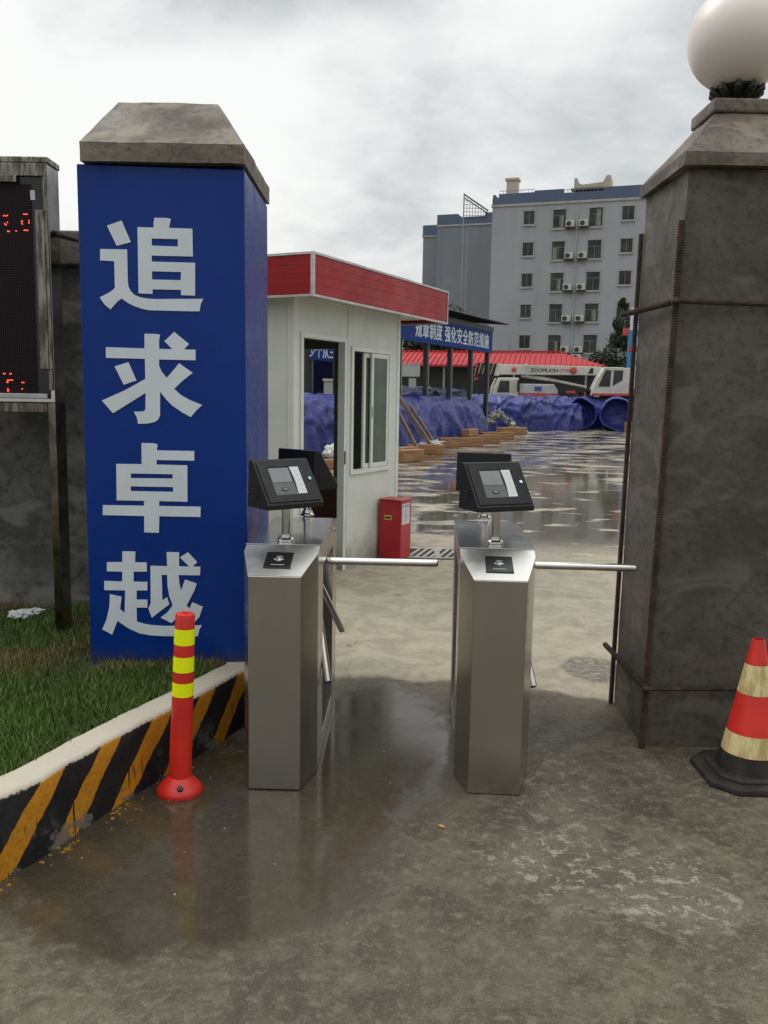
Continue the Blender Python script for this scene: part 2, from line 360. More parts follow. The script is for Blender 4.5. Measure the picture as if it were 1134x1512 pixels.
# ------------------------------------------------------------ builders
class MB:
    def __init__(s): s.v = []; s.f = []; s.m = []
    def add(s, vs, fs, mi=0):
        o = len(s.v); s.v += [tuple(x) for x in vs]; s.f += [tuple(i + o for i in f) for f in fs]; s.m += [mi] * len(fs); return s
    def box(s, x0, x1, y0, y1, z0, z1, mi=0, mx=None):
        vs = [Vector((x, y, z)) for z in (z0, z1) for y in (y0, y1) for x in (x0, x1)]
        if mx is not None: vs = [mx @ p for p in vs]
        return s.add(vs, [(0, 2, 3, 1), (4, 5, 7, 6), (0, 1, 5, 4), (2, 6, 7, 3), (0, 4, 6, 2), (1, 3, 7, 5)], mi)
    def hexa(s, b, t, mi=0):   # b, t: 4 points each, ccw seen from above
        vs = list(b) + list(t)
        return s.add(vs, [(3, 2, 1, 0), (4, 5, 6, 7), (0, 1, 5, 4), (1, 2, 6, 5), (2, 3, 7, 6), (3, 0, 4, 7)], mi)
    def prism(s, poly, z0, z1, mi=0, axis='z', top=None):
        def P(a, b, c):
            return {'z': (a, b, c), 'y': (a, c, b), 'x': (c, a, b)}[axis]
        n = len(poly); tp = top or poly
        vs = [P(a, b, z0) for a, b in poly] + [P(a, b, z1) for a, b in tp]
        fs = [tuple(range(n))[::-1], tuple(range(n, 2 * n))] + [(i, (i + 1) % n, n + (i + 1) % n, n + i) for i in range(n)]
        return s.add(vs, fs, mi)
    def tube(s, pts, rad, n=12, mi=0, cap=True):
        pts = [Vector(p) for p in pts]; rads = rad if isinstance(rad, (list, tuple)) else [rad] * len(pts)
        vs = []; up = None
        for i, p in enumerate(pts):
            d = (pts[min(i + 1, len(pts) - 1)] - pts[max(i - 1, 0)]).normalized()
            if up is None:
                up = Vector((0, 0, 1)) if abs(d.z) < .9 else Vector((1, 0, 0))
            a = d.cross(up).normalized(); b = a.cross(d).normalized(); up = b
            for k in range(n):
                t = 2 * PI * k / n; vs.append(p + (a * math.cos(t) + b * math.sin(t)) * rads[i])
        fs = []
        for i in range(len(pts) - 1):
            for k in range(n):
                fs.append((i * n + k, i * n + (k + 1) % n, (i + 1) * n + (k + 1) % n, (i + 1) * n + k))
        if cap: fs += [tuple(range(n))[::-1], tuple(range((len(pts) - 1) * n, len(pts) * n))]
        return s.add(vs, fs, mi)
    def lathe(s, prof, n=32, mi=0, c=(0, 0, 0), cap=True):
        vs = [(c[0] + r * math.cos(2 * PI * k / n), c[1] + r * math.sin(2 * PI * k / n), c[2] + z) for r, z in prof for k in range(n)]
        fs = [(i * n + k, i * n + (k + 1) % n, (i + 1) * n + (k + 1) % n, (i + 1) * n + k) for i in range(len(prof) - 1) for k in range(n)]
        if cap: fs += [tuple(range(n))[::-1], tuple(range((len(prof) - 1) * n, len(prof) * n))]
        return s.add(vs, fs, mi)
    def build(s, name, mats, parent=None, bevel=0, smooth=False, segs=2, mx=None, fix=True):
        me = bpy.data.meshes.new(name)
        vs = [mx @ Vector(p) for p in s.v] if mx is not None else s.v
        me.from_pydata([tuple(p) for p in vs], [], s.f)
        if not isinstance(mats, (list, tuple)): mats = [mats]
        for q in mats: me.materials.append(q)
        me.polygons.foreach_set('material_index', s.m)
        if fix:
            bm = bmesh.new(); bm.from_mesh(me); bmesh.ops.recalc_face_normals(bm, faces=bm.faces); bm.to_mesh(me); bm.free()
        if smooth:
            me.polygons.foreach_set('use_smooth', [True] * len(me.polygons)); me.update()
            try: me.set_sharp_from_angle(angle=R(38))
            except Exception: pass
        me.update()
        o = bpy.data.objects.new(name, me); C.objects.link(o)
        if parent is not None: o.parent = parent
        if bevel:
            b = o.modifiers.new('Bevel', 'BEVEL'); b.width = bevel; b.segments = segs; b.limit_method = 'ANGLE'; b.angle_limit = R(40)
        return o
def tag(o, label=None, cat=None, group=None, kind=None):
    if label: o['label'] = label
    if cat: o['category'] = cat
    if group: o['group'] = group
    if kind: o['kind'] = kind
    return o
def thing(name, label, cat, loc=(0, 0, 0), rz=0, group=None):
    o = bpy.data.objects.new(name, None); C.objects.link(o); o.empty_display_size = .1
    o.location = loc; o.rotation_euler = (0, 0, rz)
    return tag(o, label, cat, group)
def copy_tree(o, parent=None):
    c = o.copy(); C.objects.link(c); c.parent = parent
    for ch in list(o.children): copy_tree(ch, c)
    return c
def text_mb(body, size, bold=0.0, xscale=1.0, depth=.004, align='CENTER', spacing=1.0, res=2, boldx=0.0):
    c = bpy.data.curves.new('lettering', 'FONT'); c.body = body; c.size = size; c.offset = bold; c.extrude = depth; c.align_x = align
    c.space_character = spacing; c.resolution_u = res
    o = bpy.data.objects.new('lettering', c); C.objects.link(o)
    dg = bpy.context.evaluated_depsgraph_get(); dg.update()
    me = bpy.data.meshes.new_from_object(o.evaluated_get(dg))
    mb = MB()
    for k, (ox, oy) in enumerate(((0, 0), (1, 0), (-1, .0), (0, .7), (0, -.7)) if boldx else ((0, 0),)):
        mb.add([(v.co.x * xscale + ox * boldx, v.co.y + oy * boldx, v.co.z - k * depth * .15) for v in me.vertices], [tuple(p.vertices) for p in me.polygons])
    bpy.data.objects.remove(o); bpy.data.curves.remove(c); bpy.data.meshes.remove(me)
    return mb
def poly_mb(paths, depth=.003):
    c = bpy.data.curves.new('glyph', 'CURVE'); c.dimensions = '2D'; c.fill_mode = 'BOTH'; c.extrude = depth
    for p in paths:
        sp = c.splines.new('POLY'); sp.points.add(len(p) - 1); sp.use_cyclic_u = True
        for q, (a, b) in zip(sp.points, p): q.co = (a, b, 0, 1)
    o = bpy.data.objects.new('glyph', c); C.objects.link(o)
    dg = bpy.context.evaluated_depsgraph_get(); dg.update()
    me = bpy.data.meshes.new_from_object(o.evaluated_get(dg))
    mb = MB(); mb.add([tuple(v.co) for v in me.vertices], [tuple(p.vertices) for p in me.polygons])
    bpy.data.objects.remove(o); bpy.data.curves.remove(c); bpy.data.meshes.remove(me)
    return mb
STAND = Matrix.Rotation(R(90), 4, 'X')      # text lying in XY -> standing, facing -Y
def T(x, y, z): return Matrix.Translation((x, y, z))
def RZ(a): return Matrix.Rotation(a, 4, 'Z')
GLYPHS = [
  [ [(-0.254,2.36),(-0.186,2.384),(-0.145,2.288),(-0.211,2.27)],
   [(-0.113,2.356),(-0.038,2.355),(-0.038,2.38),(-0.033,2.399),(0.026,2.399),(0.043,2.394),(0.036,2.372),(0.034,2.355),(0.141,2.353),(0.142,2.228),(-0.049,2.229),(-0.05,2.202),(0.152,2.2),(0.15,2.051),(0.084,2.052),(0.085,2.076),(-0.048,2.076),(-0.049,2.055),(-0.114,2.057)],
   [(-0.048,2.306),(0.074,2.305),(0.072,2.272),(-0.048,2.274)],
   [(-0.049,2.158),(0.086,2.157),(0.084,2.12),(-0.05,2.121)],
   [(-0.288,2.255),(-0.163,2.255),(-0.163,2.112),(-0.161,2.089),(-0.152,2.069),(-0.134,2.05),(-0.11,2.04),(-0.077,2.034),(-0.035,2.032),(0.188,2.037),(0.176,2.012),(0.17,1.979),(-0.064,1.98),(-0.097,1.986),(-0.135,1.998),(-0.163,2.011),(-0.182,2.024),(-0.194,2.032),(-0.215,2.016),(-0.247,1.981),(-0.273,2.002),(-0.296,2.035),(-0.248,2.06),(-0.231,2.072),(-0.224,2.081),(-0.224,2.201),(-0.29,2.203)] ],
  [ [(-0.234,1.718),(-0.168,1.739),(-0.132,1.654),(-0.193,1.633)],
   [(-0.09,1.872),(-0.037,1.872),(-0.017,1.869),(-0.022,1.843),(-0.022,1.803),(0.04,1.803),(0.003,1.839),(0.05,1.883),(0.119,1.828),(0.095,1.803),(0.149,1.802),(0.149,1.753),(-0.023,1.754),(-0.024,1.725),(-0.012,1.697),(0.011,1.669),(0.041,1.702),(0.071,1.738),(0.135,1.694),(0.094,1.663),(0.046,1.618),(0.078,1.589),(0.121,1.566),(0.178,1.544),(0.15,1.518),(0.123,1.486),(0.082,1.508),(0.034,1.54),(0.006,1.569),(-0.021,1.604),(-0.023,1.491),(-0.032,1.472),(-0.049,1.46),(-0.083,1.452),(-0.128,1.45),(-0.134,1.48),(-0.147,1.507),(-0.116,1.508),(-0.099,1.51),(-0.092,1.521),(-0.09,1.596),(-0.247,1.498),(-0.298,1.557),(-0.186,1.608),(-0.09,1.662),(-0.09,1.756),(-0.274,1.757),(-0.273,1.807),(-0.091,1.804)] ],
  [ [(-0.114,1.359),(-0.056,1.359),(-0.037,1.353),(-0.041,1.328),(-0.041,1.325),(0.138,1.325),(0.137,1.279),(-0.043,1.279),(-0.044,1.257),(0.104,1.256),(0.102,1.08),(-0.034,1.081),(-0.035,1.057),(0.165,1.057),(0.164,1.007),(-0.035,1.007),(-0.038,0.926),(-0.109,0.927),(-0.108,1.007),(-0.308,1.008),(-0.306,1.057),(-0.108,1.057),(-0.107,1.081),(-0.239,1.081),(-0.237,1.257),(-0.115,1.258)],
   [(-0.168,1.212),(0.033,1.212),(0.032,1.191),(-0.169,1.19)],
   [(-0.17,1.15),(0.034,1.15),(0.034,1.127),(-0.17,1.127)] ],
  [ [(-0.217,0.832),(-0.154,0.832),(-0.157,0.779),(-0.1,0.779),(-0.1,0.734),(-0.165,0.732),(-0.166,0.682),(-0.098,0.682),(-0.1,0.64),(-0.152,0.639),(-0.153,0.593),(-0.1,0.594),(-0.101,0.554),(-0.154,0.553),(-0.154,0.483),(-0.122,0.473),(-0.082,0.466),(-0.012,0.463),(0.165,0.47),(0.152,0.445),(0.145,0.414),(-0.038,0.412),(-0.093,0.415),(-0.143,0.424),(-0.192,0.446),(-0.227,0.469),(-0.249,0.485),(-0.262,0.453),(-0.277,0.414),(-0.325,0.441),(-0.303,0.49),(-0.287,0.554),(-0.283,0.618),(-0.226,0.606),(-0.235,0.543),(-0.213,0.525),(-0.208,0.638),(-0.31,0.638),(-0.309,0.684),(-0.221,0.682),(-0.22,0.731),(-0.295,0.732),(-0.294,0.777),(-0.219,0.779)],
   [(-0.082,0.763),(-0.001,0.762),(-0.002,0.832),(0.058,0.832),(0.057,0.763),(0.107,0.762),(0.062,0.807),(0.101,0.833),(0.146,0.785),(0.124,0.763),(0.161,0.762),(0.159,0.72),(0.054,0.719),(0.057,0.682),(0.065,0.642),(0.086,0.698),(0.142,0.678),(0.132,0.648),(0.091,0.566),(0.106,0.554),(0.119,0.585),(0.171,0.563),(0.153,0.511),(0.13,0.485),(0.088,0.495),(0.056,0.52),(0.016,0.478),(-0.037,0.505),(-0.001,0.534),(0.023,0.568),(0.008,0.611),(0.0,0.661),(-0.002,0.719),(-0.028,0.719),(-0.027,0.592),(-0.004,0.608),(0.007,0.572),(-0.036,0.539),(-0.08,0.503),(-0.096,0.55),(-0.084,0.576)] ],
]
# ------------------------------------------------------------ ground
mb = MB()
xs = [-260, -40, -12, 0, 12, 40, 260]; ys = [-60, -6, 0, 5, 12, 40, 120, 420]
vs = [(x, y, 0) for y in ys for x in xs]; n = len(xs)
mb.add(vs, [(j * n + i, j * n + i + 1, (j + 1) * n + i + 1, (j + 1) * n + i) for j in range(len(ys) - 1) for i in range(n - 1)])
tag(mb.build('ground', M['ground']), kind='structure')

# ------------------------------------------------------------ kerb and lawn
KO = [(-3.2, -.4), (-2.1, 1.0), (-1.62, 1.85), (-1.36, 2.38), (-1.236, 2.66), (-1.15, 2.83), (-1.045, 3.12), (-.962, 3.32), (-.872, 3.53), (-.78, 3.73), (-.68, 3.98), (-.63, 4.12), (-.61, 4.5), (-.60, 5.3)]
def catmull(p, k=6):
    o = []
    for i in range(len(p) - 1):
        p0, p1, p2, p3 = p[max(i - 1, 0)], p[i], p[i + 1], p[min(i + 2, len(p) - 1)]
        for j in range(k):
            t = j / k
            o.append(tuple(.5 * (2 * b + (c - a) * t + (2 * a - 5 * b + 4 * c - d) * t * t + (-a + 3 * b - 3 * c + d) * t ** 3) for a, b, c, d in zip(p0, p1, p2, p3)))
    return o + [p[-1]]
K = catmull(KO)
def offs(P, d):
    o = []
    for i in range(len(P)):
        a = Vector(P[max(i - 1, 0)]); b = Vector(P[min(i + 1, len(P) - 1)]); t = (b - a).normalized()
        o.append((P[i][0] - t.y * d, P[i][1] + t.x * d))
    return o
arc = [0]
for i in range(1, len(K)): arc.append(arc[-1] + (Vector(K[i]) - Vector(K[i - 1])).length)
s0 = min(range(len(K)), key=lambda i: (Vector(K[i]) - Vector((-1.236, 2.66))).length); a0 = arc[s0]
me = bpy.data.meshes.new('kerb'); V = []; F = []; UV = []
rows = []
prof = [(0, 0.0), (.0, .10), (.004, .19), (.006, .262), (.014, .279), (.03, .285), (.135, .283), (.14, .20)]
for d, z in prof:
    L = offs(K, d); rows.append(len(V))
    for i, (x, y) in enumerate(L):
        w = .008 * (noise.noise(Vector((x * 6, y * 6, z * 5))))
        w2 = .006 * noise.noise(Vector((x * 9, y * 9, 7)))
        V.append((x + w, y + w * .5, z + (w2 if z > .15 else 0)))
fl = []
for r in range(len(prof) - 1):
    for i in range(len(K) - 1):
        a, b = rows[r] + i, rows[r + 1] + i
        F.append((a, a + 1, b + 1, b)); fl.append((r, i))
me.from_pydata(V, [], F); uvl = me.uv_layers.new(name='UVMap')
for p, (r, i) in zip(me.polygons, fl):
    for li, (q, ii) in zip(p.loop_indices, ((r, i), (r, i + 1), (r + 1, i + 1), (r + 1, i))):
        vv = prof[q][1] if q < 5 else .285
        uvl.data[li].uv = (arc[ii] - a0, vv)
me.polygons.foreach_set('use_smooth', [True] * len(me.polygons))
me.materials.append(M['kerb']); ko = bpy.data.objects.new('kerb', me); C.objects.link(ko)
bm = bmesh.new(); bm.from_mesh(me); bmesh.ops.recalc_face_normals(bm, faces=bm.faces)
if sum(f.normal.x for f in bm.faces) < 0: bmesh.ops.reverse_faces(bm, faces=bm.faces)
bm.to_mesh(me); bm.free(); me.set_sharp_from_angle(angle=R(50))
tag(ko, kind='structure')
inner = offs(K, .137)
LP = inner + [(-.6 - .137, 5.35), (-9, 5.35), (-9, -.4)]
mb = MB(); zl = .255
mb.add([(x, y, zl) for x, y in LP], [tuple(range(len(LP)))])
tag(mb.build('lawn_soil', M['soil']), kind='structure')
def inside(x, y):
    c = False; j = len(LP) - 1
    for i in range(len(LP)):
        if (LP[i][1] > y) != (LP[j][1] > y) and x < (LP[j][0] - LP[i][0]) * (y - LP[i][1]) / (LP[j][1] - LP[i][1]) + LP[i][0]: c = not c
        j = i
    return c
rnd = random.Random(3)
gv = []; gf = []; gt = []
N = 0
while N < 46000:
    x = rnd.uniform(-2.7, -.66); y = rnd.uniform(2.3, 5.3)
    if x > -1.45 and x < -.66 and y > 4.16: continue
    dens = 1.0 if y < 4.2 else .45
    cl = noise.noise(Vector((x * 3, y * 3, 2)))
    if rnd.random() > dens * (.75 + .6 * cl): continue
    if not inside(x, y): continue
    N += 1
    h = rnd.uniform(.025, .065) * (1 + .5 * cl) * (1 if y < 4.2 else .8); w = rnd.uniform(.0018, .0034)
    a = rnd.uniform(0, 2 * PI); b = rnd.uniform(0, 2 * PI); ln = rnd.uniform(.1, .75) * h
    dx, dy = math.cos(a) * w, math.sin(a) * w; bx, by = math.cos(b) * ln, math.sin(b) * ln
    o = len(gv)
    gv += [(x - dx, y - dy, zl), (x + dx, y + dy, zl), (x + dx * .8 + bx * .35, y + dy * .8 + by * .35, zl + h * .55), (x - dx * .8 + bx * .35, y - dy * .8 + by * .35, zl + h * .55), (x + bx, y + by, zl + h)]
    gf += [(o, o + 1, o + 2, o + 3), (o + 3, o + 2, o + 4)]
    t = min(1, max(0, rnd.gauss(.45, .25) + cl * .3)); gt += [t] * 5
me = bpy.data.meshes.new('grass'); me.from_pydata(gv, [], gf)
at = me.attributes.new('tint', 'FLOAT', 'POINT'); at.data.foreach_set('value', gt)
me.materials.append(M['grass']); g = bpy.data.objects.new('grass', me); C.objects.link(g)
tag(g, 'short green lawn behind the striped kerb', 'grass', kind='stuff')

# ------------------------------------------------------------ left gate pillar
t = thing('gate_pillar', 'square gate pillar wrapped in blue vinyl with large white lettering', 'pillar', (-1.05, 4.15, 0))
mb = MB()
mb.hexa([(-.386, 0, .0), (.392, 0, .0), (.392, .78, .0), (-.386, .78, .0)], [(-.390, 0, 2.634), (.381, 0, 2.622), (.381, .78, 2.622), (-.390, .78, 2.634)])
# subdivide so that the wrap can bulge a little
pb = mb.build('pillar_wrap', M['blue'], t, bevel=.006)
mb = MB()
b0 = [(-.362, -.035, 2.637), (.388, -.035, 2.637), (.388, .80, 2.637), (-.362, .80, 2.637)]
b1 = [(x, y, 2.722) for x, y, z in b0]
b2 = [(-.268, .262, 2.985), (.212, .262, 2.985), (.212, .56, 2.985), (-.268, .56, 2.985)]
mb.v = b0 + b1 + b2
mb.f = [(3, 2, 1, 0)] + [(i, (i + 1) % 4, (i + 1) % 4 + 4, i + 4) for i in range(4)] + [(i + 4, (i + 1) % 4 + 4, (i + 1) % 4 + 8, i + 8) for i in range(4)] + [(8, 9, 10, 11)]
mb.m = [0] * len(mb.f)
def roughen(o, cuts, amp, freq, seed=0):
    bm = bmesh.new(); bm.from_mesh(o.data)
    bmesh.ops.subdivide_edges(bm, edges=bm.edges[:], cuts=cuts, use_grid_fill=True)
    bm.normal_update()
    for v in bm.verts:
        nn = noise.fractal(v.co * freq + Vector((seed, 0, 0)), 1.0, 2.0, 3)
        v.co += v.normal * nn * amp
    bm.to_mesh(o.data); bm.free(); o.data.update()
cp = mb.build('cap', M['cementcap'], t)
roughen(cp, 11, .006, 5); 
for p in cp.data.polygons: p.use_smooth = True
cp.data.set_sharp_from_angle(angle=R(24))
for gset in GLYPHS:
    gm = poly_mb(gset, .0012)
    gm.build('character', M['letter'], t, mx=T(0, -.004, 0) @ STAND)
tag(t, None, None)

# ------------------------------------------------------------ perimeter wall
t = thing('perimeter_wall', 'weathered grey rendered perimeter wall behind the display sign', 'wall', (-5, 5.3, 0))
mb = MB(); mb.box(-4.5, 3.75, 0, .22, 0, 2.33); w = mb.build('wall_body', M['wallcement'], t)
mb = MB(); mb.box(-4.5, 3.80, -.07, .29, 2.333, 2.53); mb.build('coping', M['cementcap'], t, bevel=.012)

# ------------------------------------------------------------ LED sign
t = thing('display_sign', 'black dot matrix display in a tarnished steel frame on steel columns', 'sign', (-1.78, 4.70, 0))
mb = MB(); mb.box(-1.60, 0, 0, .15, 1.535, 2.765); mb.build('housing', M['mirror'], t, bevel=.003)
mb = MB()   # top roll of metal
mb.box(-1.6, .006, -.014, .158, 2.767, 2.80); mb.build('top_trim', M['oldsteel'], t, bevel=.006)
mb = MB()
mb.box(-1.6, -.0, -.022, -.001, 2.700, 2.765); mb.box(-.022, -.0, -.022, -.001, 1.60, 2.699); mb.build('frame', M['oldsteel'], t, bevel=.003)
mb = MB(); mb.box(-1.6, -.024, -.012, -.002, 1.555, 2.698); mb.build('screen_border', M['blackplastic'], t, bevel=.002)
sc = MB().box(-1.6, -.085, -.016, -.013, 1.585, 2.66).build('screen', M['led'], t)
DOTS = [(-2.011, 2.5), (-2.001, 2.499), (-1.992, 2.501), (-2.007, 2.459), (-2.001, 2.453), (-1.993, 2.466), (-1.993, 2.421), (-1.986, 2.421), (-1.949, 2.424), (-1.906, 2.509), (-1.898, 2.509), (-1.889, 2.509), (-1.915, 2.475), (-1.915, 2.46), (-1.919, 2.469), (-1.88, 2.477), (-1.881, 2.466), (-1.906, 2.428), (-1.898, 2.428), (-1.889, 2.428), (-2.044, 1.685), (-2.038, 1.685), (-2.01, 1.685), (-2.005, 1.685), (-2.025, 1.651), (-2.017, 1.651), (-2.007, 1.652), (-1.999, 1.652), (-2.029, 1.64), (-2.023, 1.64), (-1.947, 1.64), (-1.939, 1.64), (-1.948, 1.606), (-2.027, 1.595), (-2.022, 1.595), (-2.025, 1.605)]
mb = MB()
for x, z in DOTS:
    mb.tube([(x + 1.78, -.0175, z), (x + 1.78, -.016, z)], .0030, 8)
mb.build('lit_dots', M['reddot'], sc)
mb = MB(); mb.box(-1.6, -.03, -.03, -.013, 1.556, 1.582); mb.build('bottom_rail', M['alu'], t, bevel=.003)
mb = MB(); mb.box(-.062, .004, -.030, -.0225, 1.712, 2.53); mb.box(-.026, -.014, -.036, -.0302, 1.712, 2.53); mb.build('side_plate', M['oldsteel'], t, bevel=.002)
mb = MB(); mb.box(-1.6, -.15, -.04, -.0225, 2.665, 2.70); mb.build('upper_plate', M['oldsteel'], t, bevel=.002)
mb = MB(); mb.box(-.088, -.064, -.0175, -.0125, 2.582, 2.63); mb.build('sticker', M['paper'], t)
mb = MB(); mb.box(-.040, 0, 0, .15, 0, 1.533); mb.build('column', M['darkmirror'], t, bevel=.003)
mb = MB(); mb.box(-1.60, -1.56, 0, .15, 0, 1.533); mb.build('column', M['mirror'], t, bevel=.003)
mb = MB(); mb.box(-1.558, -.042, .0, .15, 1.48, 1.533); mb.build('cross_beam', M['oldsteel'], t, bevel=.004)
mb = MB(); mb.tube([(.003, .08, 2.43), (.10, .10, 2.405), (.30, .14, 2.365), (.45, .2, 2.33)], [.018, .012, .009, .008], 8); mb.build('stay_rod', M['rebar'], t, smooth=True)
# litter on the grass
bm = bmesh.new(); bmesh.ops.create_icosphere(bm, subdivisions=4, radius=1)
for v in bm.verts:
    p = v.co.copy(); nn = noise.fractal(p * 2.2, 1, 2, 4)
    q = p * (1 + .55 * nn); v.co = Vector((q.x * .085 + .02 * nn, q.y * .05, max(-.004, q.z * .028 + .02 * max(0, p.x) + .012)))
me = bpy.data.meshes.new('plastic_bag'); bm.to_mesh(me); bm.free(); me.materials.append(M['bag'])
o = bpy.data.objects.new('plastic_bag', me); C.objects.link(o); o.location = (-2.10, 4.95, .285)
tag(o, 'crumpled white plastic bag lying on the grass by the wall', 'bag')

# ------------------------------------------------------------ turnstiles
FP = [(-.105, 0), (.105, 0), (.155, .19), (.155, 1.12), (.105, 1.31), (-.105, 1.31), (-.155, 1.12), (-.155, .19)]
def turnstile(label, loc, rz, psis, posts):
    t = thing('turnstile', label, 'turnstile', loc, rz, 'tripod turnstiles between the gate pillars')
    z = lambda y: .887 + .083 * min(1, y / .245) if y < .6 else .887 + .083 * min(1, (1.31 - y) / .245)
    for nm, end in (('front_column', 0), ('rear_column', 1)):
        P = [(-.105, 0), (.105, 0), (.155, .19), (.155, .245), (.155, .40), (-.155, .40), (-.155, .245), (-.155, .19)]
        n = len(P); mb = MB()
        mb.v = [(x, y, .004) for x, y in P] + [(x, y, z(y)) for x, y in P]
        mb.f = [tuple(range(n))[::-1]] + [(i, (i + 1) % n, n + (i + 1) % n, n + i) for i in range(n)]
        mb.f += [(n + 0, n + 1, n + 2, n + 3, n + 6, n + 7), (n + 3, n + 4, n + 5, n + 6)]
        mb.m = [0] * len(mb.f)
        if end: mb.v = [(-x, 1.31 - y, zz_) for x, y, zz_ in mb.v]
        mb.build(nm, M['steel'], t, bevel=.002)
    mb = MB(); mb.box(-.045, .045, .401, .909, .085, .861); mb.build('inner_panel', M['steel'], t, bevel=.002)
    mb = MB(); mb.box(-.153, .153, .401, .909, .003, .083); mb.build('base_plate', M['steel'], t, bevel=.002)
    mb = MB(); mb.box(-.1545, .1545, .4005, .9095, .862, .970); mb.build('upper_housing', M['steel'], t)
    mb = MB(); mb.box(-.160, .160, .247, 1.063, .9715, .9755); mb.build('top_plate', M['steeltop'], t, bevel=.0012)
    mb = MB(); mb.tube([(.153, .98, .93), (.160, .98, .93)], .009, 14); mb.build('side_lock', M['chrome'], t, smooth=True)
    sl = math.atan2(.083, .245)
    # card readers on both slopes
    for end in (0, 1):
        mx = T(0, 0, .887) @ Matrix.Rotation(sl, 4, 'X')
        if end: mx = T(0, 1.31, 0) @ RZ(PI) @ mx
        mb = MB(); mb.prism([(-.106, .003), (.106, .003), (.1545, .1975), (.1545, .256), (-.1545, .256), (-.1545, .1975)], .0006, .0018); mb.build('slope_sheen_plate', M['slope'], t, mx=mx)  # thin plate added over the slope, its pale colour stands for reflected sky
        mb = MB(); mb.box(-.056, .056, .062, .190, .002, .007); rd = mb.build('card_reader', M['blackplastic'], t, bevel=.002, mx=mx)
        mb = MB()
        def quadring(cx, cy, r1, r2, k=.62):
            o = [(cx + r1, cy), (cx, cy + r1 * k), (cx - r1, cy), (cx, cy - r1 * k)]; i = [(cx + r2, cy), (cx, cy + r2 * k), (cx - r2, cy), (cx, cy - r2 * k)]
            mb.add([(a, b, .0078) for a, b in o + i], [(q, (q + 1) % 4, 4 + (q + 1) % 4, 4 + q) for q in range(4)])
        quadring(0, .128, .021, .0165, .8)
        mb.add([(.004, .118, .0078), (.012, .126, .0078), (.002, .135, .0078), (-.006, .127, .0078)], [(0, 1, 2, 3)])
        for rr in (.026, .031):
            pts = [(math.cos(a) * rr, .128 + math.sin(a) * rr * .8) for a in [R(q) for q in range(60, 125, 13)]]
            for (a, b), (c, d) in zip(pts, pts[1:]): mb.add([(a, b, .0078), (c, d, .0078), (c * 1.05, .128 + (d - .128) * 1.06, .0078), (a * 1.05, .128 + (b - .128) * 1.06, .0078)], [(0, 1, 2, 3)])
        for q in range(5): mb.box(-.026 + q * .011, -.018 + q * .011, .082, .0855, .0072, .0078)
        mb.build('card_symbol', M['whitemark'], rd, mx=mx)
    # hub and three arms
    mb = MB(); mb.tube([(.044, .61, .80), (.06, .61, .795), (.075, .61, .788), (.10, .61, .775), (.108, .61, .771)], [.075, .075, .062, .055, .03], 28); hb = mb.build('hub', M['steel'], t, smooth=True, bevel=.002)
    for e in ((.665, .61, .838), (.203, .935, .42), (.186, .345, .345)):
        a = Vector((.085, .61, .838)) if e[0] > .5 else Vector((.082, .61, .80)); e = Vector(e); d = (e - a).normalized(); a2 = a + d * .03
        mb = MB(); mb.tube([a2, e - d * .006, e - d * .001, e], [.0175, .0175, .0165, .013], 24); am = mb.build('arm', M['chrome'], t, smooth=True)
        mb = MB(); mb.tube([e - d * .0005, e + d * .003], [.0145, .0125], 20); mb.build('end_cap', M['blackplastic'], am, smooth=True)
    for k, (psi, py) in enumerate(zip(psis, posts)):
        mb = MB(); mb.tube([(0, py, .975), (0, py, 1.13)], .0185, 24); ps = mb.build('post', M['chrome'], t, smooth=True)
        mb = MB(); mb.lathe([(.034, .9758), (.036, .978), (.036, .986), (.028, .992), (.027, 1.004), (.019, 1.005)], 28, c=(0, py, 0)); mb.build('collar', M['chrome'], ps, smooth=True)
        mx0 = T(0, py, 1.125) @ RZ(psi)
        prof = [(-.085, 0), (-.085, .02), (.05, .198), (.078, .198), (.088, 0)]
        mb = MB(); mb.prism(prof, -.138, .138, axis='x'); tm = mb.build('terminal', M['blackbox'], t, bevel=.003, mx=mx0)
        L = math.hypot(.135, .178); ex = Vector((1, 0, 0)); ey = Vector((0, .135, .178)) / L; ez = ex.cross(ey)
        f = Matrix(((ex.x, ey.x, ez.x, 0), (ex.y, ey.y, ez.y, -.085), (ex.z, ey.z, ez.z, .02), (0, 0, 0, 1)))
        fx = mx0 @ f
        # raised door leaf round the opening
        x0, x1, y0, y1 = -.126, .126, .012, .212; a0_, a1_, b0_, b1_ = -.083, .073, .046, .184
        mb = MB(); zt = .0045
        mb.box(x0, a0_, y0, y1, .0006, zt); mb.box(a1_, x1, y0, y1, .0006, zt); mb.box(a0_, a1_, y0, b0_, .0006, zt); mb.box(a0_, a1_, b1_, y1, .0006, zt)
        mb.build('door_leaf', M['blackbox'], tm, mx=fx)
        mb = MB(); mb.box(a0_, .024, b0_ + .001, .106, .0005, .0022); mb.build('device_face', M['screenlow'], tm, mx=fx)
        mb = MB(); mb.box(a0_ + .004, .020, .108, b1_ - .004, .0005, .0026); mb.build('screen', M['screen'], tm, mx=fx)
        mb = MB()
        pts = [(.026 + .012 * math.sin(PI * q / 8) * .5, b0_ + .002 + (b1_ - b0_ - .004) * q / 8) for q in range(9)]
        poly = [(x, y) for x, y in pts] + [(.071, b1_ - .002), (.071, b0_ + .002)]
        mb.prism(poly, .0006, .0045); mb.build('keypad', M['keypad'], tm, mx=fx)
        mb = MB()
        for q in range(5): mb.box(.046, .060, .066 + q * .024, .0675 + q * .024, .0046, .0050)
        mb.build('keypad_marks', M['keymark'], tm, mx=fx)
        mb = MB(); ring = [(-.030 + .017 * math.cos(a), .074 + .011 * math.sin(a)) for a in [2 * PI * q / 20 for q in range(20)]]
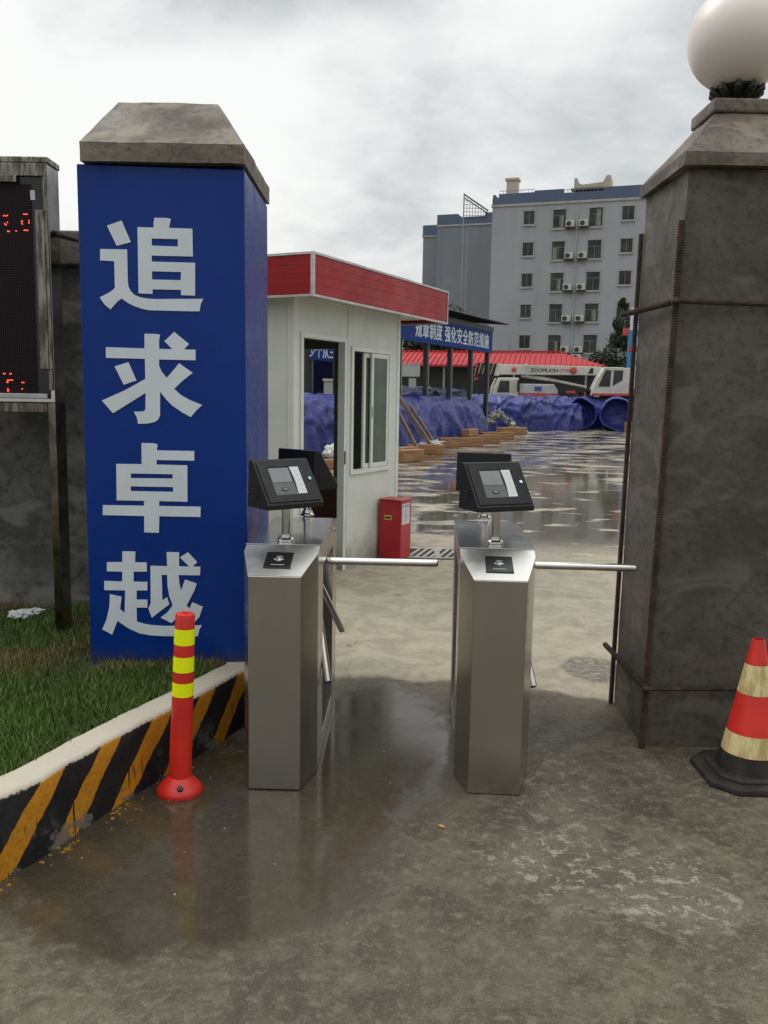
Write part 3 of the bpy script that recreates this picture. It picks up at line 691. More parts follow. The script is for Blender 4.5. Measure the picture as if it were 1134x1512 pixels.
        mb.prism(ring, .0024, .0045); mb.build('fingerprint_reader', M['blackplastic'], tm, mx=fx, bevel=.0008)
        mb = MB(); mb.prism([(-.030 + .010 * math.cos(a), .074 + .0055 * math.sin(a)) for a in [2 * PI * q / 16 for q in range(16)]], .0046, .0052); mb.build('sensor_glass', M['screen'], tm, mx=fx)
        mb = MB(); mb.tube([(.106, .118, .004), (.106, .118, .010)], [.0085, .0075], 20); mb.build('lock', M['lockmetal'], tm, mx=fx, smooth=True)
        # vent louvres on the two sides
        mb = MB()
        for s in (-1, 1):
            for q in range(4): mb.box(s * .1405 - .0015, s * .1405 + .0015, .0, .05, .035 + q * .014, .040 + q * .014)
        mb.build('vent_slots', M['rubber'], tm, mx=mx0)
    return t
turnstile('steel turnstile beside the blue pillar with its arm over the passage', (-.428, 3.355, 0), R(-1.4), (R(40), R(140)), (.33, 1.13))
turnstile('steel turnstile in the middle of the gateway beside the grey pillar', (.465, 3.345, 0), R(-3.0), (R(26), R(166)), (.37, 1.14))

# ------------------------------------------------------------ delineator post
t = thing('traffic_bollard', 'red plastic bollard with three yellow reflective bands by the kerb', 'bollard', (-.808, 3.33, 0))
mb = MB(); mb.lathe([(.090, .0), (.092, .010), (.088, .022), (.075, .038), (.060, .052), (.052, .062), (.045, .07)], 40); bs = mb.build('base', M['bollard'], t, smooth=True)
for k in range(3):
    a = R(-75 + k * 120); mb = MB(); p = Vector((math.cos(a) * .070, math.sin(a) * .070, .040)); d = Vector((math.cos(a) * .5, math.sin(a) * .5, .86)).normalized()
    mb.tube([p, p + d * .009], [.014, .012], 6); mb.build('bolt', M['darkiron'], bs)
rr = lambda z: .0455 - .0075 * (z - .06) / .68
zt = .742
mb = MB(); mb.lathe([(rr(.06), .06), (rr(.3), .3), (rr(.55), .55), (rr(.73), zt - .012), (rr(.73) - .003, zt - .003), (rr(.73) - .010, zt), (.012, zt - .001), (.010, zt - .012)], 40); po = mb.build('post', M['bollard'], t, smooth=True); po.rotation_euler = (0, R(2.5), 0)
for z0, z1 in ((.618, .682), (.508, .570), (.408, .464)):
    mb = MB(); mb.lathe([(rr(z0) + .0012, z0), (rr(z1) + .0012, z1)], 40, cap=False); mb.build('reflective_band', M['yellowband'], po, smooth=True)

# ------------------------------------------------------------ traffic cone
t = thing('traffic_cone', 'red traffic cone with pale reflective bands and black rubber base', 'cone', (1.60, 3.58, 0))
def octo(h, cut): return [(-h, -h + cut), (-h + cut, -h), (h - cut, -h), (h, -h + cut), (h, h - cut), (h - cut, h), (-h + cut, h), (-h, h - cut)]
mb = MB(); mb.prism(octo(.215, .09), .0, .028, top=octo(.21, .088)); mb.prism(octo(.165, .07), .0275, .045, top=octo(.155, .065))
b = mb.build('base', M['rubber'], t, bevel=.008)
cr = lambda z: .132 - .106 * (z - .045) / .56
def ring(name, z0, z1, m, par, extra=0):
    mb = MB(); k = 5
    mb.lathe([(cr(z0 + (z1 - z0) * q / k) + extra, z0 + (z1 - z0) * q / k) for q in range(k + 1)], 48, cap=False); return mb.build(name, m, par, smooth=True)
ring('skirt', .045, .115, M['rubber'], t, .004)
bd = MB().lathe([(cr(.115), .115), (cr(.3), .3), (cr(.5), .5), (cr(.6), .6), (cr(.605), .605), (cr(.605) - .004, .606), (cr(.59) - .006, .59)], 48, cap=False).build('cone_body', M['conered'], t, smooth=True)
ring('reflective_band', .117, .205, M['coneband'], bd, .0015)
ring('reflective_band', .375, .500, M['coneband'], bd, .0015)

# ------------------------------------------------------------ right gate pillar
t = thing('gate_pillar', 'bare grey cement gate pillar with rusty rods, globe lamp on top', 'pillar', (1.225, 3.873, 0))
mb = MB(); mb.hexa([(0, 0, 0), (.72, 0, 0), (.72, .56, 0), (.015, .56, 0)], [(.055, .0, 2.588), (.66, .0, 2.588), (.66, .56, 2.588), (.04, .56, 2.588)])
pb = mb.build('shaft', M['cement'], t)
roughen(pb, 15, .004, 3.5, 4)
for p in pb.data.polygons: p.use_smooth = True
pb.data.set_sharp_from_angle(angle=R(35))
mb = MB()
q0 = [(.018, -.055), (.705, -.055), (.705, .585), (.012, .585)]
q1 = [(.205, .15), (.485, .15), (.485, .42), (.205, .42)]
b0 = [(x, y, 2.591) for x, y in q0]; b1 = [(x, y, 2.645) for x, y in q0]; b2 = [(x, y, 2.862) for x, y in q1]
mb.v = b0 + b1 + b2
mb.f = [(3, 2, 1, 0)] + [(i, (i + 1) % 4, (i + 1) % 4 + 4, i + 4) for i in range(4)] + [(i + 4, (i + 1) % 4 + 4, (i + 1) % 4 + 8, i + 8) for i in range(4)] + [(8, 9, 10, 11)]
mb.m = [0] * len(mb.f)
cp = mb.build('cap', M['cementcap'], t); roughen(cp, 11, .006, 5, 9)
for p in cp.data.polygons: p.use_smooth = True
cp.data.set_sharp_from_angle(angle=R(24))
mb = MB(); mb.box(.192, .498, .135, .435, 2.864, 2.925); mb.build('cap_slab', M['cementcap'], t, bevel=.01)
def rebar(pts, r=.0085, step=.011):
    pts = [Vector(p) for p in pts]; out = []; rad = []
    for a, b in zip(pts, pts[1:]):
        n = max(2, int((b - a).length / step))
        for i in range(n):
            for q, k in ((0, 1.0), (.45, 1.0), (.55, 1.28), (.9, 1.28)):
                out.append(a.lerp(b, (i + q) / n)); rad.append(r * k)
    out.append(pts[-1]); rad.append(r)
    mb = MB(); mb.tube(out, rad, 8); return mb.build('rusty_rod', M['rebar'], t, smooth=True)
rebar([(-.008, -.018, -.0), (.032, -.018, 2.37)], .013)
rebar([(.000, .572, -.0), (.028, .575, 2.42)], .011)
rebar([(-.035, .62, 2.03), (.022, -.040, 2.03)], .012); rebar([(.0, -.043, 2.03), (.75, -.02, 2.02)], .010)
rebar([(-.035, .62, .31), (-.012, -.046, .30)], .011); rebar([(-.03, -.050, .295), (.76, -.022, .30)], .009)
# globe lamp
t = thing('globe_lamp', 'white frosted globe lamp on a dark iron holder above the pillar', 'lamp', (1.565, 4.15, 2.925))
mb = MB(); mb.lathe([(.085, 0), (.09, .008), (.06, .02), (.055, .04), (.085, .062), (.105, .075), (.092, .088)], 24); hd = mb.build('holder', M['darkiron'], t, smooth=True)
mb = MB()
for k in range(10):
    a = 2 * PI * k / 10; c_, s_ = math.cos(a), math.sin(a)
    mb.tube([(c_ * .05, s_ * .05, .03), (c_ * .085, s_ * .085, .055), (c_ * .112, s_ * .112, .07), (c_ * .115, s_ * .115, .088)], [.012, .02, .016, .006], 8)
mb.build('leaf_ornament', M['darkiron'], hd, smooth=True)
bm = bmesh.new(); bmesh.ops.create_uvsphere(bm, u_segments=64, v_segments=40, radius=.228); me = bpy.data.meshes.new('globe')
for v in bm.verts: v.co.z += .295
for f in bm.faces: f.smooth = True
bm.to_mesh(me); bm.free(); me.materials.append(M['globe']); o = bpy.data.objects.new('globe', me); C.objects.link(o); o.parent = t

# ------------------------------------------------------------ guard booth
def grid_wall(axis, t0, t1, us, zs, holes):
    """wall made of cells; axis 'x': thickness along x, u along y. holes: (u0,u1,z0,z1)"""
    mb = MB()
    def solid(i, j):
        if i < 0 or j < 0 or i >= len(us) - 1 or j >= len(zs) - 1: return False
        u = (us[i] + us[i + 1]) / 2; z = (zs[j] + zs[j + 1]) / 2
        return not any(h[0] < u < h[1] and h[2] < z < h[3] for h in holes)
    def P(tt, u, z): return (tt, u, z) if axis == 'x' else (u, tt, z)
    for i in range(len(us) - 1):
        for j in range(len(zs) - 1):
            if not solid(i, j): continue
            a, b, c, d = us[i], us[i + 1], zs[j], zs[j + 1]
            for tt in (t0, t1): mb.add([P(tt, a, c), P(tt, b, c), P(tt, b, d), P(tt, a, d)], [(0, 1, 2, 3)])
            if not solid(i - 1, j): mb.add([P(t0, a, c), P(t1, a, c), P(t1, a, d), P(t0, a, d)], [(0, 1, 2, 3)])
            if not solid(i + 1, j): mb.add([P(t0, b, c), P(t1, b, c), P(t1, b, d), P(t0, b, d)], [(0, 1, 2, 3)])
            if not solid(i, j - 1): mb.add([P(t0, a, c), P(t1, a, c), P(t1, b, c), P(t0, b, c)], [(0, 1, 2, 3)])
            if not solid(i, j + 1): mb.add([P(t0, a, d), P(t1, a, d), P(t1, b, d), P(t0, b, d)], [(0, 1, 2, 3)])
    return mb
BL = (-.754, 7.12, 0); BR = R(-26.6)
t = thing('guard_booth', 'small white panel guard booth with red roof fascia and open doorway', 'booth', BL, BR)
DW, DE = .145, .835
mb = grid_wall('x', -.06, 0, [0, DW, DE, .955, 1.76, 1.97], [0, .875, 2.045, 2.07, 2.4], [(DW, DE, 0, 2.07), (.955, 1.76, .875, 2.045)])
mb.build('side_wall', M['panel'], t)
grid_wall('y', .0, .06, [-1.7, -.062], [0, 2.4], []).build('end_wall', M['panel'], t)
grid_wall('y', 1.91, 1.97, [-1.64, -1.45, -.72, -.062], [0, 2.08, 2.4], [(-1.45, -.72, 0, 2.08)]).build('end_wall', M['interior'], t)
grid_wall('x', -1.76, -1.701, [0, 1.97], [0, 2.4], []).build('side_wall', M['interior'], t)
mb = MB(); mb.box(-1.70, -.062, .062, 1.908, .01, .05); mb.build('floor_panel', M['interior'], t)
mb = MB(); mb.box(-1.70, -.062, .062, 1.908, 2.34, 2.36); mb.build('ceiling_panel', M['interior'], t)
# outer trims
mb = MB()
mb.prism([(-.055, -.006), (.006, -.006), (.006, .05), (.0005, .05), (.0005, -.0005), (-.055, -.0005)], 0, 2.39)
mb.build('corner_trim', M['trim'], t)
mb = MB(); mb.box(.0005, .006, 1.92, 1.976, 0, 2.39); mb.build('corner_trim', M['trim'], t)
mb = MB(); w = .045
mb.box(.0005, .010, DW - w, DW, 0, 2.07 + w); mb.box(.0005, .010, DE, DE + w, 0, 2.07 + w); mb.box(.0005, .010, DW, DE, 2.07, 2.07 + w)
mb.build('door_frame', M['trim'], t, bevel=.002)
mb = MB(); mb.box(.0005, .0045, .893, .897, .0, 2.39); mb.build('panel_joint', M['alu'], t)
mb = MB()
wf = mb; w = .04; a, b, c, d = .955, 1.76, .875, 2.045
mb.box(-.04, .018, a, a + w, c, d); mb.box(-.04, .018, b - w, b, c, d); mb.box(-.04, .018, a + w, b - w, d - w, d); mb.box(-.04, .022, a + w, b - w, c, c + w)
wn = mb.build('window', M['trim'], t, bevel=.002)
def sash(y0, y1, x0, x1):
    mb = MB(); w = .042; c, d = .918, 2.002
    mb.box(x0, x1, y0, y0 + w, c, d); mb.box(x0, x1, y1 - w, y1, c, d); mb.box(x0, x1, y0 + w, y1 - w, c, c + w); mb.box(x0, x1, y0 + w, y1 - w, d - w, d)
    o = mb.build('sash', M['trim'], wn, bevel=.002)
    mb = MB(); mb.box((x0 + x1) / 2 - .002, (x0 + x1) / 2 + .002, y0 + w, y1 - w, c + w, d - w); mb.build('pane', M['glass'], wn)
sash(1.355, 1.719, -.008, .012); sash(1.24, 1.60, -.034, -.012)
mb = MB(); mb.box(.0125, .022, 1.36, 1.372, 1.40, 1.50); mb.build('window_handle', M['alu'], wn, bevel=.002)
mb = MB(); mb.box(-.03, .02, DE + .004, DE + .014, .98, 1.10); mb.build('door_latch', M['darkiron'], t, bevel=.002)
# roof with fascia
fx1, fx0, fy0, fy1 = .29, -2.05, -.18, 2.50
mb = MB()
zz = [2.372, 2.447, 2.522, 2.597, 2.672]
for i in range(4):
    a, b = zz[i] + .0004, zz[i + 1] - .0004
    mb.box(fx1 - .03, fx1, fy0 + .031, fy1 - .031, a, b); mb.box(fx0, fx1, fy0, fy0 + .03, a, b); mb.box(fx0, fx1, fy1 - .03, fy1, a, b); mb.box(fx0, fx0 + .03, fy0 + .031, fy1 - .031, a, b)
fa = mb.build('roof_fascia', M['redfascia'], t, bevel=.0015)
mb = MB(); e = .008
for z0, z1 in ((2.355, 2.372), (2.672, 2.69)):
    mb.box(fx1 - .02, fx1 + e, fy0 - e, fy1 + e, z0, z1); mb.box(fx0 - e, fx1 - .0205, fy0 - e, fy0 + .02, z0, z1); mb.box(fx0 - e, fx1 - .0205, fy1 - .02, fy1 + e, z0, z1); mb.box(fx0 - e, fx0 + .02, fy0 + .0205, fy1 - .0205, z0, z1)
mb.box(fx1 - .02, fx1 + .006, fy0 - .006, fy0 + .02, 2.3725, 2.6715); mb.box(fx1 - .006, fx1 + .006, fy1 - .012, fy1 + .006, 2.3725, 2.6715)
mb.build('fascia_edging', M['alu'], fa)
mb = MB(); mb.box(fx0 + .031, fx1 - .031, fy0 + .031, fy1 - .031, 2.402, 2.44); mb.build('soffit', M['panel'], t)
mb = MB(); mb.box(fx0 + .031, fx1 - .031, fy0 + .031, fy1 - .031, 2.64, 2.665); mb.build('roof_sheet', M['alu'], t)
# brown desk inside
t = thing('desk', 'brown wooden desk inside the guard booth', 'desk', BL, BR)
mb = MB(); mb.box(-.95, -.10, 1.42, 1.88, .72, .755); mb.build('desk_top', M['brownwood'], t, bevel=.004)
mb = MB(); mb.box(-.93, -.12, 1.44, 1.46, .052, .718); mb.box(-.93, -.91, 1.461, 1.86, .052, .718); mb.box(-.14, -.12, 1.461, 1.86, .052, .718); mb.build('desk_panel', M['brownwood'], t)

# ------------------------------------------------------------ red extinguisher box
t = thing('extinguisher_box', 'upright red metal box with a white notice beside the booth', 'extinguisher box', BL, BR)
mb = MB(); mb.box(.03, .268, 1.52, 1.755, .012, .585); bd = mb.build('box_body', M['redbox'], t, bevel=.006)
mb = MB(); mb.box(.024, .276, 1.512, 1.763, .586, .603); mb.build('lid', M['redbox'], t, bevel=.006)
mb = MB(); mb.box(.045, .255, 1.53, 1.745, .0, .0115); mb.build('foot', M['rubber'], t)
mb = MB(); mb.box(.088, .168, 1.5175, 1.5195, .40, .445); s_ = mb.build('yellow_sticker', M['yellowlabel'], bd)
mb = MB(); mb.box(.096, .160, 1.5165, 1.5170, .413, .432); mb.build('sticker_print', M['dark'], s_)
mb = MB(); mb.box(.2685, .2700, 1.54, 1.715, .355, .56); s_ = mb.build('notice', M['paper'], bd)
mb = MB(); mb.box(.2702, .2706, 1.555, 1.70, .525, .545)
for q in range(6): mb.box(.2702, .2706, 1.585, 1.585 + .085 - (q % 3) * .015, .50 - q * .022, .505 - q * .022)
mb.build('notice_print', M['keymark'], s_)
# white marks low on the door: simplified fire lettering
tm_ = text_mb('灭火器', .05, 0, 1, .0004)
mx = Matrix(((0, 0, 1, .2692), (1, 0, 0, 1.64), (0, 1, 0, .12), (0, 0, 0, 1)))
tm_.build('faded_lettering', mat('faded_pink_print', (.55, .12, .14), rough=.5), bd, mx=mx)

# ------------------------------------------------------------ drain grate
t = thing('drain_grate', 'slotted concrete drain grate in the ground beside the booth', 'grate', (.52, 8.78, 0), R(-2))
mb = MB(); mb.box(-.30, .36, -.25, .27, .003, .006); mb.build('drain_shade_sheet', M['hole'], t)  # flat dark sheet above the ground, shade painted in place of a pit
mb = MB(); mb.box(-.34, .40, -.29, -.235, .0065, .016); mb.box(-.34, .40, .235, .31, .0065, .016); mb.box(-.34, -.29, -.234, .234, .0065, .016); mb.box(.35, .40, -.234, .234, .0065, .016); mb.box(.005, .06, -.234, .234, .0065, .016)
for k in range(-9, 10):
    x = k * .075 + .02; x2 = x + .12
    lo, hi = -.288, .348
    if x < lo + .0 or x2 + .03 > hi: continue
    if x < .06 and x2 + .03 > .005 and False: continue
    mb.hexa([(x, -.2335, .0065), (x + .034, -.2335, .0065), (x2 + .034, .2335, .0065), (x2, .2335, .0065)], [(x, -.2335, .0145), (x + .034, -.2335, .0145), (x2 + .034, .2335, .0145), (x2, .2335, .0145)])
mb.build('grate_bars', M['grate'], t)

# ------------------------------------------------------------ small things on the ground
mb = MB(); rnd = random.Random(12)
for k in range(70):
    j = rnd.choice((-.145, .168, .49, .81)); q = j + rnd.gauss(.07, .045)
    i = min(range(len(K)), key=lambda i: abs(arc[i] - a0 - q)); x, y = K[i]
    x += rnd.uniform(.0, .03) + abs(rnd.gauss(0, .018)); y -= rnd.uniform(-.01, .03); rr_ = rnd.uniform(.003, .011)
    mb.prism([(x + rr_ * rnd.uniform(.4, 1.2) * math.cos(a), y + rr_ * rnd.uniform(.4, 1.2) * math.sin(a)) for a in [i_ * PI / 4 for i_ in range(8)]], .0005, .0015 + .0004 * (k % 3))
tag(mb.build('paint_spill', mat('spilled_yellow_paint', (.45, .20, .015), (.3, .14, .012), rough=.5)), 'spots of spilled yellow paint along the foot of the striped kerb', 'paint', kind='stuff')
bm = bmesh.new(); bmesh.ops.create_grid(bm, x_segments=4, y_segments=4, size=.5)
for v in bm.verts: v.co = Vector((v.co.x * .034 * (1 - abs(v.co.y) * .9), v.co.y * .05, .003 + .012 * (v.co.x ** 2 + .5 * v.co.y)))
me = bpy.data.meshes.new('dry_leaf'); bm.to_mesh(me); bm.free(); me.materials.append(M['leafdry']); o = bpy.data.objects.new('dry_leaf', me); C.objects.link(o); o.location = (.237, 3.07, .002); o.rotation_euler = (0, 0, 1.1); o.scale = (.5, .5, .6)
tag(o, 'small dry orange leaf on the concrete before the middle turnstile', 'leaf')
mb = MB(); rnd = random.Random(5)
for k in range(95):
    if k < 60: x, y = rnd.uniform(-1.3, 1.8), rnd.uniform(1.8, 5.5)
    else:
        q = rnd.random(); x = -1.2 + .62 * q + rnd.uniform(.0, .1); y = 2.72 + 1.25 * q + rnd.uniform(-.08, .05)
    r = rnd.uniform(.0015, .004); a = rnd.uniform(0, 6)
    mb.prism([(x + r * rnd.uniform(.6, 1.2) * math.cos(a + i * 1.26), y + r * rnd.uniform(.6, 1.2) * math.sin(a + i * 1.26)) for i in range(5)], .0, r * .8)
tag(mb.build('grit', M['grate']), 'loose grit scattered over the concrete', 'grit', kind='stuff')
# ------------------------------------------------------------ tarpaulin covered stacks
def tarp_stack(name, label, P0, P1, hw, h, seed, m='tarp', nu=190, nv=44, fold=1.0, group='blue tarpaulin covered stacks in the yard', endr=.9):
    A = Vector((P0[0], P0[1], 0)); B = Vector((P1[0], P1[1], 0)); L = (B - A).length; d = (B - A) / L; nrm = Vector((d.y, -d.x, 0))
    V = []; F = []
    for i in range(nu + 1):
        u = i / nu; s = u * L
        e = min(s, L - s) / endr
        k = math.sqrt(max(0, 1 - (1 - min(1, e)) ** 2)) if e < 1 else 1
        k = max(k, .02)
        for j in range(nv + 1):
            a = PI * j / nv; c = math.cos(a); z = math.sin(a)
            cx = math.copysign(abs(c) ** .62, c) * hw; cz = (abs(z) ** .62) * h
            skirt = 1 + .10 * (1 - z) ** 2
            big = noise.noise(Vector((s * .35, seed, a * .4)))
            p = Vector((s * .75 + .5 * math.sin(a * 2 + s * .4) + seed * 3, cx * .7, cz * .8))
            w = noise.ridged_multi_fractal(p * .9, 1.0, 2.1, 4, 1.0, 2.0) - 1.1
            w2 = noise.noise(Vector((s * 3.4 + seed, a * 1.2 + .3 * s, seed)))
            r1 = max(0, 1 - abs(noise.noise(Vector((s * .62 + .8 * math.sin(a * 1.3 + seed), a * .55, seed * 2.3)))) * 5.5) ** 1.3
            r2 = max(0, 1 - abs(noise.noise(Vector((s * 1.3 - a * 1.1, a * .7 + s * .25, seed * 5.1)))) * 6) ** 1.3
            r3 = max(0, 1 - abs(noise.noise(Vector((s * .45 + a * 1.3, a * .9 - s * .4, seed * 7.7)))) * 7) ** 1.3
            b2 = noise.noise(Vector((s * .8, a * 1.1, seed * 3.3)))
            f = fold * (.13 * r1 + .08 * r2 + .12 * r3 + .05 * w2 * (1.2 - z)) + .10 * big + .07 * fold * b2
            rad = 1 + f / hw
            x = cx * k * rad * skirt; zz = max(.01 * (j % 2), cz * (k ** .6) * (1 + f * .5 / h))
            if j in (0, nv): zz = 0.005
            q = A + d * s + nrm * x; V.append((q.x, q.y, zz))
    for i in range(nu):
        for j in range(nv):
            a = i * (nv + 1) + j; F.append((a, a + 1, a + nv + 2, a + nv + 1))
    mb = MB(); mb.add(V, F); o = mb.build(name, M[m], smooth=False)
    for p in o.data.polygons: p.use_smooth = True
    tag(o, label, 'tarpaulin', group); return o
tarp_stack('tarp_covered_stack', 'long blue tarpaulin covered stack running back from the guard booth', (-4.6, 16.6), (3.25, 35.6), 1.05, 1.58, 1, nu=420)
tarp_stack('tarp_covered_stack', 'blue tarpaulin heap with deep folds in front of the crane cab end', (5.0, 43.2), (10.2, 47.8), 1.2, 1.68, 2, fold=1.7)
tarp_stack('tarp_covered_stack', 'blue tarpaulin stack crossing behind the two round rolls', (8.5, 50.5), (19, 52.0), 1.2, 1.72, 3)
tarp_stack('tarp_covered_stack', 'blue tarpaulin stack behind the long one, before the white crane', (1.5, 41), (6.5, 45.2), 1.1, 1.72, 8, fold=1.0)
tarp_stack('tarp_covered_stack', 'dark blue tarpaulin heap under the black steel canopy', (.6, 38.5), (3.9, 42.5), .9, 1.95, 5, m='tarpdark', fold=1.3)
tarp_stack('tarp_covered_stack', 'pale creased tarpaulin bundle at the foot of the long stack', (.3, 26.8), (1.6, 28.0), .35, .5, 6, nu=40, nv=16, fold=1.2, endr=.4)
def roll(label, x, y, r, yaw, ln, seed):
    V = []; F = []; nu, nv = 40, 48; mb = MB()
    rr_ = [(.0, -.32), (.45, -.30), (.8, -.18), (.94, -.04), (1.0, 0)]
    rings = [(k * r, yy) for k, yy in ((.05, .75), (.45, .72), (.74, .6), (.83, .4), (.88, .2), (.92, .06), (.96, -.02), (1.0, .02))] + [(r, ln * q / 26) for q in range(1, 27)] + [(r * .6, ln + .1), (.05, ln + .15)]
    for rad, yy in rings:
        for j in range(nv):
            a = 2 * PI * j / nv
            w = 1 + .12 * noise.noise(Vector((math.cos(a) * 1.3 + seed, yy * 1.6, math.sin(a) * 1.3))) + .05 * noise.noise(Vector((a * 3, yy * 4, seed)))
            V.append((math.cos(a) * rad * w, yy + .06 * noise.noise(Vector((a * 2, seed, rad))), max(.0, r + math.sin(a) * rad * w)))
    n = len(rings)
    F = [(i * nv + j, i * nv + (j + 1) % nv, (i + 1) * nv + (j + 1) % nv, (i + 1) * nv + j) for i in range(n - 1) for j in range(nv)]
    mb.add(V, F); o = mb.build('tarp_covered_roll', M['tarp']); o.location = (x, y, 0); o.rotation_euler = (0, 0, yaw)
    for p in o.data.polygons: p.use_smooth = True
    tag(o, label, 'tarpaulin', 'tarpaulin covered rolls with round open ends')
roll('blue tarpaulin covered roll with round end, left of the two', 10.25, 46.0, .84, R(-8), 5, 1)
roll('blue tarpaulin covered roll with round end, nearest the grey pillar', 12.1, 45.6, .88, R(-14), 5, 2)
roll('blue tarpaulin roll half hidden behind the grey pillar edge', 14.2, 46.2, .88, R(-14), 5, 3)
# white rubble between the stacks
mb = MB(); rnd = random.Random(9)
for k in range(120):
    x = rnd.gauss(0, .5); y = rnd.gauss(0, .3); z = max(0, .85 - abs(x) * .8 + rnd.uniform(-.2, .1)); r = rnd.uniform(.06, .16)
    q = Matrix.Translation((x, y, z)) @ Matrix.Rotation(rnd.uniform(0, 6), 4, (rnd.random(), rnd.random(), rnd.random()))
    mb.box(-r, r, -r * .6, r * .6, -.02, .02, mx=q)
o = mb.build('rubble_heap', M['rubble']); o.location = (5.2, 40.2, .1); tag(o, 'heap of white broken scraps between two blue tarpaulins', 'rubble', kind='stuff')
# timbers
TG = 'timber baulks lying along the foot of the tarpaulins'
def timber(label, x, y, L, w, h, rz, z=0):
    mb = MB(); mb.box(-L / 2, L / 2, -w / 2, w / 2, 0, h); o = mb.build('timber_baulk', M['timber'], bevel=.015, segs=1)
    o.location = (x, y, z); o.rotation_euler = (0, 0, rz); tag(o, label, 'timber', TG)
timber('orange brown timber baulk under the two leaning planks', 1.15, 24.6, 1.05, .22, .27, R(-8))
timber('orange brown timber baulk close against the booth corner', .62, 21.6, .8, .3, .30, R(50))
timber('brown timber baulk behind the one at the booth corner', .55, 23.0, .9, .3, .28, R(60))
timber('long timber baulk, leftmost of the far pile by the tarpaulin', 2.45, 28.6, 1.7, .28, .30, R(30))
timber('timber baulk in the middle of the far pile by the tarpaulin', 3.4, 31.0, 1.6, .28, .30, R(32))
timber('timber baulk laid across the top of the far pile', 2.9, 29.8, 1.3, .26, .24, R(70), .305)
timber('timber baulk at the right of the far pile', 4.3, 33.6, 1.5, .28, .3, R(28))
timber('timber baulk standing apart beyond the far pile', 5.6, 38.6, 1.5, .3, .34, R(30))
timber('timber block standing under the round roll near the pillar', 12.6, 45.0, .45, .3, .5, R(0))
timber('small timber block just seen through the booth doorway', -1.15, 19.2, .5, .22, .2, R(20))
def plank(label, a, b, w=.12):
    A, B = Vector(a), Vector(b); d = (B - A); L = d.length
    mb = MB(); mb.box(-w / 2, w / 2, -.02, .02, 0, L); o = mb.build('leaning_plank', M['greywood'])
    o.location = A; o.rotation_euler = d.to_track_quat('Z', 'X').to_euler(); tag(o, label, 'plank', 'planks leaning on the tarpaulin')
plank('weathered plank leaning on the tarpaulin, longer of the pair', (1.45, 25.0, .02), (.35, 25.9, 1.62))
plank('weathered plank leaning on the tarpaulin, shorter and steeper of the three', (.98, 24.3, .02), (.30, 25.4, 1.25))
plank('weathered plank leaning on the tarpaulin beside the pale bundle', (1.62, 25.6, .02), (.75, 26.5, 1.3), .09)
o = bpy.data.objects['plastic_bag'].copy(); C.objects.link(o); o.location = (1.3, 25.3, .12); o.scale = (3.6, 3.6, 5); o['label'] = 'dirty white sack at the foot of the leaning planks'; o['category'] = 'bag'; o.name = 'white_sack'
o = o.copy(); C.objects.link(o); o.location = (-1.22, 19.6, .22); o.scale = (2.4, 3, 7); o.rotation_euler = (0, .3, 1); o['label'] = 'white sack on the tarpaulin seen through the booth doorway'

# ------------------------------------------------------------ black canopy with banner
def canopy(label, E, text, y0, yend, z0, z1, posts, roofz, depth, tsize, tend, spc):
    t = thing('steel_canopy', label, 'canopy', E, R(-26.6), 'black steel canopies hung with blue banners')
    mb = MB(); mb.box(-.04, 0, y0, yend, z0, z1); bn = mb.build('banner', M['bannerblue'], t)
    tx = text_mb(text, tsize, 0, .92, .003, 'RIGHT', spc, boldx=.011)
    mx = Matrix(((0, 0, 1, .006), (1, 0, 0, tend), (0, 1, 0, (z0 + z1) / 2 - tsize * .36), (0, 0, 0, 1)))
    tx.build('banner_lettering', M['bannertext'], bn, mx=mx)
    for y in posts:
        for x in (-.16, -depth):
            mb = MB(); mb.box(x - .075, x + .075, y - .075, y + .075, 0, z1 - .1); ps = mb.build('post', M['blackmetal'], t)
            if x > -1: mb = MB(); mb.box(x + .076, x + .09, y + .03, y + .074, 0, z0); mb.build('post_edge', M['lightedge'], ps)
    mb = MB(); k = int((yend - y0 + 1) / .3)
    for i in range(k):
        a = y0 - .2 + i * .3
        mb.hexa([(.45, a, roofz - .04), (.45, a + .29, roofz), (-depth - .5, a + .29, roofz + .5), (-depth - .5, a, roofz + .46)], [(.45, a, roofz), (.45, a + .29, roofz + .04), (-depth - .5, a + .29, roofz + .54), (-depth - .5, a, roofz + .5)])
    mb.build('roof_sheet', M['blackmetal'], t)
    mb = MB(); mb.box(-.2, -.06, y0, yend + .3, z1 + .01, z1 + .2)
    for y in posts: mb.box(-depth, -.21, y - .06, y + .06, z1 + .02, z1 + .2)
    mb.build('roof_beam', M['blackmetal'], t)
    return t
canopy('black steel canopy hung with a blue banner behind the booth', (4.302, 36, 0), '规章制度 强化安全防范措施', -12.5, .0, 3.42, 4.28, (-.14, -2.0, -4.1, -6.25, -8.4, -10.6), 4.62, 5, .60, -.42, 1.10)
canopy('farther steel canopy with blue banner seen through the booth doorway', (-2.724, 46, 0), '少个从三', -7.0, .6, 3.35, 4.25, (.3, -2.1, -4.4, -6.6), 4.55, 4, .74, .1, 1.0)
t = thing('storage_stall', 'dark blue cloth covered stall beneath the farther canopy', 'stall', (-3.5, 49, 0))
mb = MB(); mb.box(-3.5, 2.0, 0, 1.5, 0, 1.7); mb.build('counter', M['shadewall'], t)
mb = MB(); mb.box(-3.5, 2.0, .2, .3, 1.72, 3.6); mb.build('back_cloth', M['tarpdark'], t)
mb = MB(); mb.box(-2.6, -.9, -.06, -.005, 2.02, 2.22); mb.box(.1, .9, -.06, -.005, 2.02, 2.2); mb.build('shelf', M['offwhite'], t)
mb = MB(); mb.box(-2.2, -1.2, -.1, -.02, 2.4, 3.0); mb.build('window', M['screenlow'], t)
